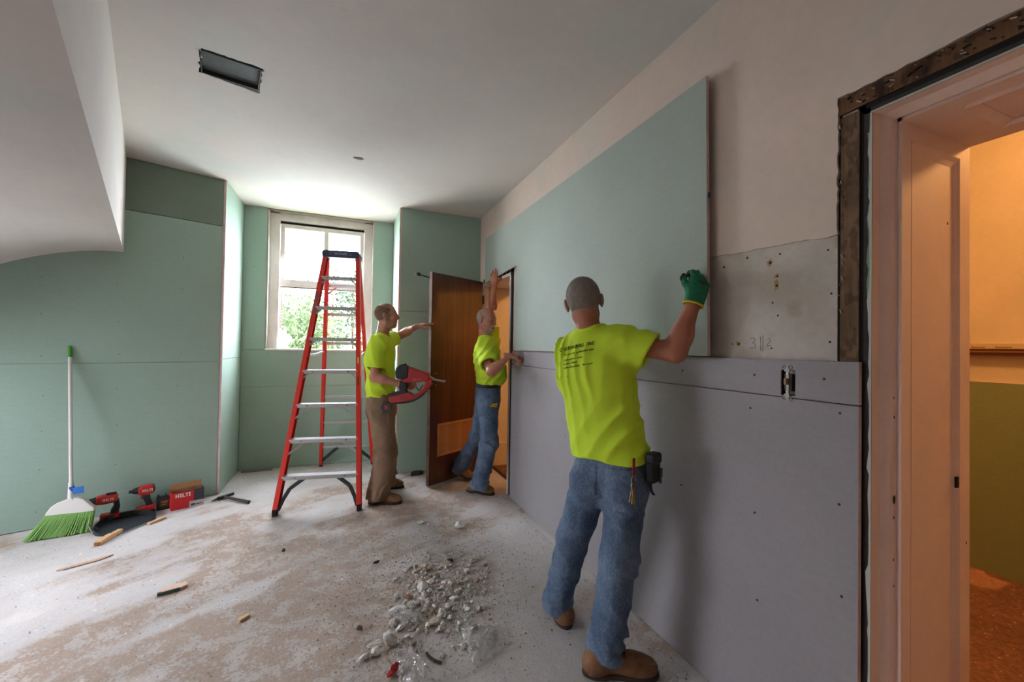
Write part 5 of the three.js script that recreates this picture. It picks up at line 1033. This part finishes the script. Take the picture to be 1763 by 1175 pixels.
// things on the floor along the left wall are laid out in the wall's own directions
function atWall(x, y, z) { return [XL + x * Math.cos(TH) + z * Math.sin(TH), y, ZL - x * Math.sin(TH) + z * Math.cos(TH)]; }
const redPlastic = std(0xb3241c, .42);
{
  const d = thing('cordless_screwdriver', 'red and black cordless screwdriver half behind the broom head', 'power tool', null, atWall(-.72, 0, .13)); d.rotation.y = TH;
  part(d, 'housing', uvm(outline([[-.085, .145], [-.08, .198], [-.045, .206], [.035, .203], [.045, .19], [.042, .155], [.02, .142], [-.04, .138]], .058, .012).translate(0, 0, -.029)), redPlastic);
  part(d, 'nose', [rod(V(-.08, .170, 0), V(-.125, .166, 0), .031, .024), rod(V(-.12, .166, 0), V(-.155, .164, 0), .018, .013)], toolBlack, 'black nose cone');
  part(d, 'grip', uvm(outline([[.018, .15], [.05, .16], [.058, .10], [.048, .05], [.0, .05], [.004, .08], [.02, .11]], .038, .010).translate(0, 0, -.019)), toolBlack);
  part(d, 'battery', [rbox(.115, .040, .07, .008, .0, .034, 0)], redPlastic); part(d, 'battery_base', rbox(.120, .022, .074, .006, .0, .0115, 0), toolBlack);
  part(d, 'belt_hook', rbox(.06, .012, .03, .004, .005, .211, 0), toolBlack);
  letters('HILTI', .018, std(0xe2d6d0, .6), d, -.045, .166, .041);
}
{
  const d = thing('impact_driver', 'red and black impact driver standing on its battery, left of the red box', 'power tool', null, atWall(-.505, 0, .13)); d.rotation.y = TH;
  part(d, 'housing', uvm(outline([[-.052, .168], [-.05, .218], [-.03, .229], [.03, .233], [.046, .225], [.05, .19], [.045, .165], [.0, .155]], .056, .012).translate(0, 0, -.028)), redPlastic);
  part(d, 'motor_cap', uvm(outline([[.040, .168], [.040, .230], [.052, .224], [.056, .19], [.052, .172]], .05, .006).translate(0, 0, -.025)), toolBlack);
  part(d, 'nose', [rod(V(-.045, .196, 0), V(-.085, .196, 0), .030, .020), rod(V(-.085, .196, 0), V(-.108, .196, 0), .013, .012)], toolBlack);
  part(d, 'bit', rod(V(-.10, .196, 0), V(-.168, .198, 0), .0035, .003), std(0xc9c9c4, .3, { metalness: .85 }));
  part(d, 'grip', uvm(outline([[-.018, .16], [.022, .165], [.028, .12], [.044, .06], [.002, .05], [-.006, .09], [-.024, .135]], .036, .010).translate(0, 0, -.018)), toolBlack);
  part(d, 'trigger', rbox(.012, .03, .018, .004, -.026, .140, 0), redPlastic);
  part(d, 'battery', uvm(outline([[-.07, .028], [-.062, .048], [.0, .066], [.056, .07], [.062, .030]], .07, .006).translate(0, 0, -.035)), redPlastic); part(d, 'battery_base', rbox(.122, .026, .068, .007, -.006, .014, 0), toolBlack);
  letters('HILTI', .019, std(0xe2d6d0, .6), d, -.028, .188, .0405);
}
{
  const b = thing('tool_battery', 'dark battery block with an orange-brown label beside the red box', 'battery', null, atWall(-.395, 0, .12)); b.rotation.y = TH + .05;
  part(b, 'case', [rbox(.085, .108, .06, .006, 0, .055, 0), rbox(.012, .018, .05, .003, -.03, .115, 0), rbox(.012, .018, .05, .003, .02, .115, 0)], toolBlack); part(b, 'label', rbox(.060, .055, .001, .0004, .008, .058, .0305), std(0x4a3018, .5)); part(b, 'label_print', [box2(-.012, .028, .064, .074, .031, .0315), box2(-.014, .018, .044, .052, .031, .0315)], std(0xa06c28, .6));
}
{
  const b = thing('fastener_box', 'open red and dark grey cardboard box on the floor at the left wall', 'box', null, atWall(-.238, 0, .17)); b.rotation.y = TH + .06;
  const redC = std(0xc21a1e, .55), greyC = std(0x35343a, .6), cardC = std(0xffffff, .85, { map: mottled([166, 122, 84], 6, 14, .2, 70, 128) });
  part(b, 'front', [box2(-.113, .040, 0, .142, .047, .05)], redC); part(b, 'front', [box2(.040, .113, .052, .150, .047, .05)], greyC, 'dark grey end of the box front');
  part(b, 'front_label', box2(.010, .113, 0, .052, .0475, .0505), std(0xb9b3ae, .6), 'pale label strip'); part(b, 'front_label', [box2(.02, .05, .012, .03, .0506, .0512), box2(.056, .10, .016, .024, .0506, .0512)], std(0x4a4648, .6));
  part(b, 'side', [box2(-.113, -.110, 0, .150, -.05, .047)], redC); part(b, 'side', [box2(.110, .113, 0, .150, -.05, .047)], greyC);
  part(b, 'back', [box2(-.113, .113, 0, .152, -.05, -.047)], cardC); part(b, 'bottom', box2(-.11, .11, 0, .003, -.047, .047), cardC);
  part(b, 'flap', [new THREE.BoxGeometry(.222, .05, .003).rotateX(-.25).translate(0, .172, -.055)], cardC, 'bare cardboard inside of the open flap'); part(b, 'filling', box2(-.108, .108, .10, .125, -.045, .045), std(0x5a2e20, .9));
  letters('HILTI', .030, std(0xe9e2de, .6), b, -.088, .102, .0505);
}
{
  const d = thing('dustpan', 'black dustpan with a pale lip lying on the floor beside the broom', 'dustpan', null, [-1.55, 0, -4.12]); d.rotation.y = .0;
  const o = [[-1.515, -3.925], [-1.385, -4.12], [-1.392, -4.215], [-1.46, -4.285], [-1.58, -4.30], [-1.69, -4.25], [-1.72, -4.16], [-1.70, -4.03], [-1.645, -3.955]].map(([x, z]) => [x + 1.55, z + 4.12]);
  const pan = std(0x2a2f36, .5);
  part(d, 'tray', slabXZ(o, .002, .008), pan);
  const path = o.slice(1).map(([x, z]) => V(x, .018, z)), wall = [];
  const cv = new THREE.CatmullRomCurve3([V(.165, .008, 0), ...path.slice(0), V(.035, .008, .195)]); const pts = cv.getPoints(40);
  for (let i = 0; i < 40; i++) { const a = pts[i], b2 = pts[i + 1], hh = .012 + .034 * Math.sin(Math.PI * Math.min(1, Math.max(0, i / 39))); wall.push(bar(V(a.x, hh / 2, a.z), V(b2.x, hh / 2, b2.z).add(V(b2.x - a.x, 0, b2.z - a.z).multiplyScalar(.08)), .005, hh + .006, V(0, 1, 0))); }
  part(d, 'rim', wall, std(0x22262b, .5)); part(d, 'lip', bar(V(.035, .006, .195), V(.165, .006, 0), .012, .004, V(0, 1, 0)), std(0x9b9c98, .6), 'worn pale front lip');
  part(d, 'handle', [rod(V(-.07, .03, -.15), V(-.16, .045, -.20), .013, .011)], pan); part(d, 'handle_loop', tube([[-.15, .01, .03], [-.185, .05, .09], [-.165, .07, .13], [-.12, .02, .17]], .003, 24, 6), std(0x8d8f8c, .5));
}

// ---------------------------------------------------------------- scraps and rubble on the floor
const pine = std(0xffffff, .85, { map: mottled([208, 166, 122], 8, 18, .12, 72, 128) }), tan = std(0xffffff, .85, { map: mottled([186, 154, 132], 6, 12, .12, 73, 128) });
// a broken lump: an icosphere pushed in and out
function lump(seed, sx, sy, sz, rough = .35, detail = 3) {
  let g = new THREE.IcosahedronGeometry(1, detail); g.deleteAttribute('uv'); g.deleteAttribute('normal'); g = mergeVertices(g, 1e-4); const p = g.attributes.position, R2 = rng(seed), ax = [];
  for (let i = 0; i < 10; i++) ax.push([V(R2() - .5, R2() - .5, R2() - .5).normalize(), .5 + .4 * R2()]);
  for (let i = 0; i < p.count; i++) { const v = V(p.getX(i), p.getY(i), p.getZ(i)); for (const [n, d] of ax) { const q = v.dot(n) - d; if (q > 0) v.addScaledVector(n, -q * .92); } v.multiplyScalar(1 + rough * (.55 * noise3(v.x * 2.1 + seed, v.y * 2.1, v.z * 2.1) + .30 * noise3(v.x * 5 + seed, v.y * 5, v.z * 5) + .16 * noise3(v.x * 11, v.y * 11 + seed, v.z * 11))); p.setXYZ(i, v.x * sx, v.y * sy, v.z * sz); }
  g = g.toNonIndexed(); g.computeVertexNormals(); g.computeBoundingBox(); g.translate(0, -g.boundingBox.min.y - .0015, 0); return uvm(g);
}
function scrap(name, label, category, geo, material, x, z, turn = 0, y = 0, group) { const m = new THREE.Mesh(Array.isArray(geo) ? merge(geo) : geo, material); m.name = numbered(name); m.userData = { label, category }; if (group) m.userData.group = group; m.position.set(x, y, z); m.rotation.y = turn; m.castShadow = m.receiveShadow = true; scene.add(m); return m; }
{
  // split pine offcut with its broken end, in front of the dustpan
  const w = thing('wood_offcut', 'split pale pine offcut with a broken end lying in front of the dustpan', 'wood', null, [-1.548, 0, -3.86]); w.rotation.y = 1.35;
  part(w, 'stick', uvm(outline([[-.10, .004], [-.085, .032], [.02, .036], [.045, .030], [.05, .004]], .034, .004).translate(0, 0, -.017)), pine); part(w, 'splinter', uvm(outline([[.035, .008], [.045, .036], [.105, .034], [.11, .012]], .026, .003).translate(0, 0, -.006)), pine); part(w, 'end_grain', box2(-.104, -.094, .006, .026, -.014, .014), std(0x8a5426, .9));
  const w2 = scrap('wood_offcut', 'small pine offcut beside the right corner of the dustpan', 'wood', uvm(outline([[-.065, 0], [-.06, .016], [.055, .018], [.066, .004]], .026, .003).translate(0, 0, -.013)), pine, -1.352, -4.115, .95, .001);
  scrap('wood_strip', 'thin flat tan wood strip on the bare floor left of centre', 'wood', slabXZ([[-.128, -.004], [-.10, .016], [.06, .020], [.128, -.008], [.10, -.014], [-.02, -.016]], 0, .008), tan, -1.51, -3.50, .49, .0005);
  const gb = thing('gypsum_piece', 'broken wallboard piece with a dark paper edge lying alone on the floor', 'rubble', null, [-.885, 0, -2.95]); gb.rotation.y = .28;
  part(gb, 'core', slabXZ([[-.062, .012], [-.05, -.03], [.01, -.046], [.062, -.036], [.066, .004], [.03, .022], [-.02, .02]], .001, .016), std(0xffffff, .9, { map: mottled([206, 172, 156], 8, 10, .1, 74, 128) })); part(gb, 'paper_edge', [box2(-.064, .032, 0, .019, .020, .028), box2(-.07, -.05, 0, .017, .010, .026)], std(0x4b5a4c, .9), 'dark green torn paper edge');
  scrap('wood_block', 'small pale wood block on the floor below the ladder, nearer the photographer', 'wood', rbox(.052, .016, .022, .003, 0, .008, 0), pine, -.452, -2.515, .75);
  scrap('slate_piece', 'dark flat broken piece lying at the foot of the pillar beside the door', 'rubble', slabXZ([[-.07, .02], [-.03, -.04], [.06, -.03], [.075, .01], [.02, .035]], 0, .035), std(0x3c322c, .85), .775, -4.64, .1, .001);
  scrap('board_strip', 'grey board strip lying along the foot of the wall under the window', 'wallboard', box2(-.15, .15, .001, .017, -.022, .022), std(0x7e7c7c, .85), -.872, -5.355, .05);
  const hm = thing('hammer', 'dark T-shaped hammer lying on the floor near the corner of the left wall', 'hammer', null, [-.90, 0, -4.42]); hm.rotation.y = -.72;
  part(hm, 'handle', rod(V(-.12, .022, 0), V(.19, .016, 0), .011, .016), std(0x3a3230, .7)); part(hm, 'head', [rod(V(-.115, .024, -.085), V(-.125, .022, .05), .014, .017), rod(V(-.125, .022, .05), V(-.14, .012, .10), .012, .004)], std(0x2e2c2c, .5, { metalness: .6 }));
}
// a white plastic bottle on the window sill
{
  const bm = new THREE.MeshPhysicalMaterial({ color: 0xf4f4f2, roughness: .9, transmission: .5, thickness: 0 });
  const b = thing('plastic_bottle', 'white plastic bottle standing in the left corner of the window sill', 'bottle', null, [-.672, 1.375, -5.495]);
  part(b, 'body', new THREE.LatheGeometry([[0, 0], [.052, 0], [.056, .01], [.056, .12], [.05, .155], [.028, .18], [.022, .19], [0, .19]].map(p => new THREE.Vector2(...p)), 28), bm); part(b, 'cap', cyl(.022, .024, .032, 0, .205, 0, 18), bm); part(b, 'handle', tube([[.03, .17, 0], [.066, .15, 0], [.070, .09, 0], [.055, .06, 0]], .009, 18, 8), bm);
}
// plaster rubble: each lump a thing
{
  const pale = [mottled([205, 200, 194], 10, 16, .06, 81, 128), mottled([186, 178, 168], 10, 18, .06, 82, 128), mottled([168, 150, 134], 10, 18, .06, 83, 128)].map(map => std(0xffffff, .95, { map }));
  const white = std(0xdcd9d4, .9), brown = std(0x5a4334, .9), dark = std(0x3a332d, .9);
  const L = (label, x, z, s, m, seed, sq = [1, .62, .8], turn = 0) => scrap('plaster_lump', label, 'rubble', lump(seed, s * sq[0], s * sq[1], s * sq[2]), m, x, z, turn);
  L('pale oval plaster lump left of the larger one in front of the open door', .597, -3.342, .034, pale[0], 201, [1.1, .5, .8]);
  L('small pale crumb touching the oval lump below the door', .655, -3.32, .017, pale[0], 202);
  L('largest pale plaster lump on the floor in front of the open door', .886, -3.172, .046, white, 203, [1.05, .62, .8]);
  L('pale plaster lump at the upper left of the rubble pile', .454, -2.441, .034, white, 204, [.9, .8, .8], .4);
  L('rounded pale lump just right of the one at the upper left of the pile', .513, -2.50, .026, white, 205);
  L('pale lump at the top middle of the rubble pile beside a red scrap', .597, -2.462, .026, white, 206);
  L('flat pale lump in the right half of the rubble pile', .603, -2.29, .024, white, 207, [1.3, .5, .7]);
  L('pale lump in the lower middle of the rubble pile', .553, -2.22, .021, pale[0], 208, [.8, .8, .8]);
  L('pale lump at the lower right end of the rubble pile', .654, -2.172, .018, white, 209);
  L('grey-white lump at the lower left of the rubble pile', .505, -2.17, .026, pale[0], 210);
  L('crusty lump lowest in the middle of the rubble pile', .472, -2.125, .032, pale[1], 211, [1.2, .6, .7]);
  L('long flat white plaster flake left of the rubble pile', .29, -2.305, .046, white, 212, [1.15, .26, .6], .2);
  L('grey lump below the long flat white flake', .268, -2.189, .030, pale[1], 213, [1, .8, .8]);
  L('oval pale lump below the crumpled film left of the pile', .291, -2.144, .024, white, 215, [1.1, .6, .7], .5);
  L('big round whitish lump left of the clear wrapping in the foreground', .228, -2.043, .044, pale[0], 216, [.9, .85, .85]);
  L('round pale lump in a short row at the lower left of the foreground rubble', .165, -2.016, .027, white, 217);
  L('oval pale lump at the left end of the foreground row', .112, -2.0, .029, white, 218, [1.1, .5, .6], .4);
  L('small white crumb above the foreground wrapping', .317, -2.082, .013, white, 219); L('second small white crumb right of the one above the foreground wrapping', .338, -2.06, .013, white, 220);
  L('round dark brown lump alone left of the rubble', .101, -2.216, .016, brown, 221, [1, .9, 1]);
  L('dark brown lump at the top of the rubble pile', .687, -2.701, .024, dark, 222);
  L('dark scrap lying near the middle of the floor', .226, -2.857, .022, dark, 223, [1.2, .4, .6], .7);
  L('orange-brown flat chip at the left of the pile', .375, -2.40, .022, std(0x9a6c48, .9), 224, [1.3, .35, .7]);
  L('small black scrap on the floor below the ladder', -.36, -3.235, .018, dark, 225, [.7, .7, 1]);
  scrap('red_scrap', 'tiny red scrap in the middle of the rubble pile', 'scrap', rbox(.026, .008, .016, .002, 0, .012, 0), std(0xb02a20, .6), .557, -2.426, .3);
  scrap('bent_strip', 'bent dark strip on the floor between the two clear wrappings', 'scrap', tube([[-.03, .006, -.05], [-.022, .008, -.02], [-.005, .008, .01], [.022, .006, .034]], .006, 20, 7), std(0x4a3f38, .8), .415, -1.885);
  scrap('white_scrap', 'pale crumpled film scrap left of the foreground row of lumps', 'scrap', lump(231, .034, .012, .026, .4), std(0xcfc6bd, .6), .165, -2.075, .3);
  // the smaller lumps of the pile, alike
  const R2 = rng(99), geos = []; for (let i = 0; i < 10; i++) geos.push(lump(300 + i, 1, .6 + .25 * R2(), .8, .5, 2));
  const gs = () => (R2() + R2() + R2() - 1.5) * .95;
  for (let i = 0; i < 270; i++) { const x = .56 + gs() * .27, z = -2.38 + gs() * .42 + (x - .56) * -.4, s = .007 + .015 * R2() ** 2; if (x > 1.05) continue; const m = scrap('plaster_crumb', 'small grey-white crumb scattered through the rubble pile', 'rubble', geos[i % 10], [white, pale[0], pale[1], pale[1], pale[2]][i % 5], x, z, R2() * 6, 0, 'crumbs of the rubble pile'); m.scale.setScalar(s); }
  // grit nobody could count
  const gg = lump(400, 1, .7, .85, .4, 0), N = 19000, inst = new THREE.InstancedMesh(gg, std(0xffffff, .95), N), mx = new THREE.Matrix4(), q = new THREE.Quaternion(), e = new THREE.Euler(), c = new THREE.Color();
  const tones = [[.50, .46, .42], [.42, .35, .30], [.60, .57, .54], [.34, .27, .22], [.20, .16, .13], [.68, .66, .64]];
  for (let i = 0; i < N; i++) {
    let x, z; const k = R2();
    if (k < .42) { x = .6 + gs() * .55; z = -2.42 + gs() * .75; } else if (k < .66) { x = .35 + gs() * .95; z = -2.75 + gs() * 1.0; } else if (k < .74) { x = -.2 + gs() * 1.7; z = -3.2 + gs() * 1.5; } else if (k < .88) { const t = R2(); x = 1.44 - R2() ** 2 * .14; z = -1.2 - 2.6 * t; } else if (k < .96) { const t = R2(); x = -1.0 + 1.5 * t; z = -5.36 + R2() ** 2 * .4; } else { x = -2.2 + 3.4 * R2(); z = -4 + 2.6 * R2(); }
    if (x > 1.475 || x < -2.4 || (z < ZL - (x - XL) * Math.tan(TH) + .02 && x < XL) || z < ZB + .02 || (x > XP - .02 && z < ZP + .02)) { x = .4; z = -2.6; }
    const s = (.0018 + .006 * R2() ** 4) * (k < .42 ? 1 : .72); e.set(R2() * 6, R2() * 6, R2() * 6); q.setFromEuler(e); mx.compose(V(x, s * .5, z), q, V(s, s, s)); inst.setMatrixAt(i, mx); const t = tones[[0, 0, 1, 2, 2, 5, 0, 2, 3, 0, 2, 5, 0, 2, 1, 0, 2, 4, 0, 2][Math.floor(R2() * 20)]]; inst.setColorAt(i, c.setRGB(...t));
  }
  inst.name = 'grit'; inst.userData = { kind: 'stuff', label: 'fine plaster grit and crumbs strewn over the concrete floor', category: 'grit' }; inst.castShadow = inst.receiveShadow = true; scene.add(inst);
}
// clear plastic wrappings, crumpled
{
  const film = new THREE.MeshPhysicalMaterial({ color: 0xf4f4f4, roughness: .12, transmission: .8, thickness: 0, ior: 1.5, side: THREE.DoubleSide, specularIntensity: 1 });
  function sheet2(corner, seed, lift, n = 34) {          // corner: four floor points, crumpled between them
    const pos = [], idx = [], uv = [];
    for (let j = 0; j <= n; j++) for (let i = 0; i <= n; i++) {
      const u = i / n, v = j / n, a = [0, 1].map(k => (corner[0][k] * (1 - u) + corner[1][k] * u) * (1 - v) + (corner[3][k] * (1 - u) + corner[2][k] * u) * v);
      const r = 1 - Math.abs(noise3(u * 3.2 + seed, v * 3.0, seed)), r2 = 1 - Math.abs(noise3(u * 7 + seed, v * 6 - seed, 1.3)), r3 = 1 - Math.abs(noise3(u * 15, v * 15, seed * 2)), edge = Math.min(1, 8 * Math.min(u, v, 1 - u, 1 - v));
      const y = .004 + lift * (.35 * r * r + .45 * r2 ** 3 + .16 * r3 ** 2) * (.35 + .65 * edge);
      pos.push(a[0] + .012 * noise3(u * 6, v * 6, seed + 4), y, a[1] + .012 * noise3(u * 6, v * 6, seed + 9)); uv.push(u, v);
      if (i < n && j < n) { const q = j * (n + 1) + i; idx.push(q, q + n + 1, q + 1, q + 1, q + n + 1, q + n + 2); }
    }
    const g = new THREE.BufferGeometry(); g.setAttribute('position', new THREE.Float32BufferAttribute(pos, 3)); g.setAttribute('uv', new THREE.Float32BufferAttribute(uv, 2)); g.setIndex(idx); g.computeVertexNormals(); return g;
  }
  scrap('plastic_wrapper', 'clear crumpled plastic wrapper lying flat on the floor behind the nearest boot', 'wrapper', sheet2([[.585, -2.03], [.755, -1.985], [.66, -1.80], [.555, -1.78]], 4, .05), film, 0, 0);
  scrap('plastic_wrapper', 'clear crumpled plastic wrapper at the bottom edge beside the red scrap', 'wrapper', sheet2([[.22, -2.0], [.33, -1.96], [.40, -1.72], [.24, -1.74]], 9, .075), film, 0, 0);
  scrap('plastic_wrapper', 'thin crumpled film between the pale lumps left of the rubble pile', 'wrapper', sheet2([[.27, -2.29], [.38, -2.25], [.40, -2.12], [.29, -2.16]], 14, .06), film, 0, 0);
  scrap('red_wrapper', 'shiny red wrapper lying at the left end of the foreground plastic', 'wrapper', lump(505, .040, .026, .022, .9), new THREE.MeshPhysicalMaterial({ color: 0xa81620, roughness: .25, clearcoat: .5 }), .236, -1.873, .5);
}

renderer.render(scene, camera);
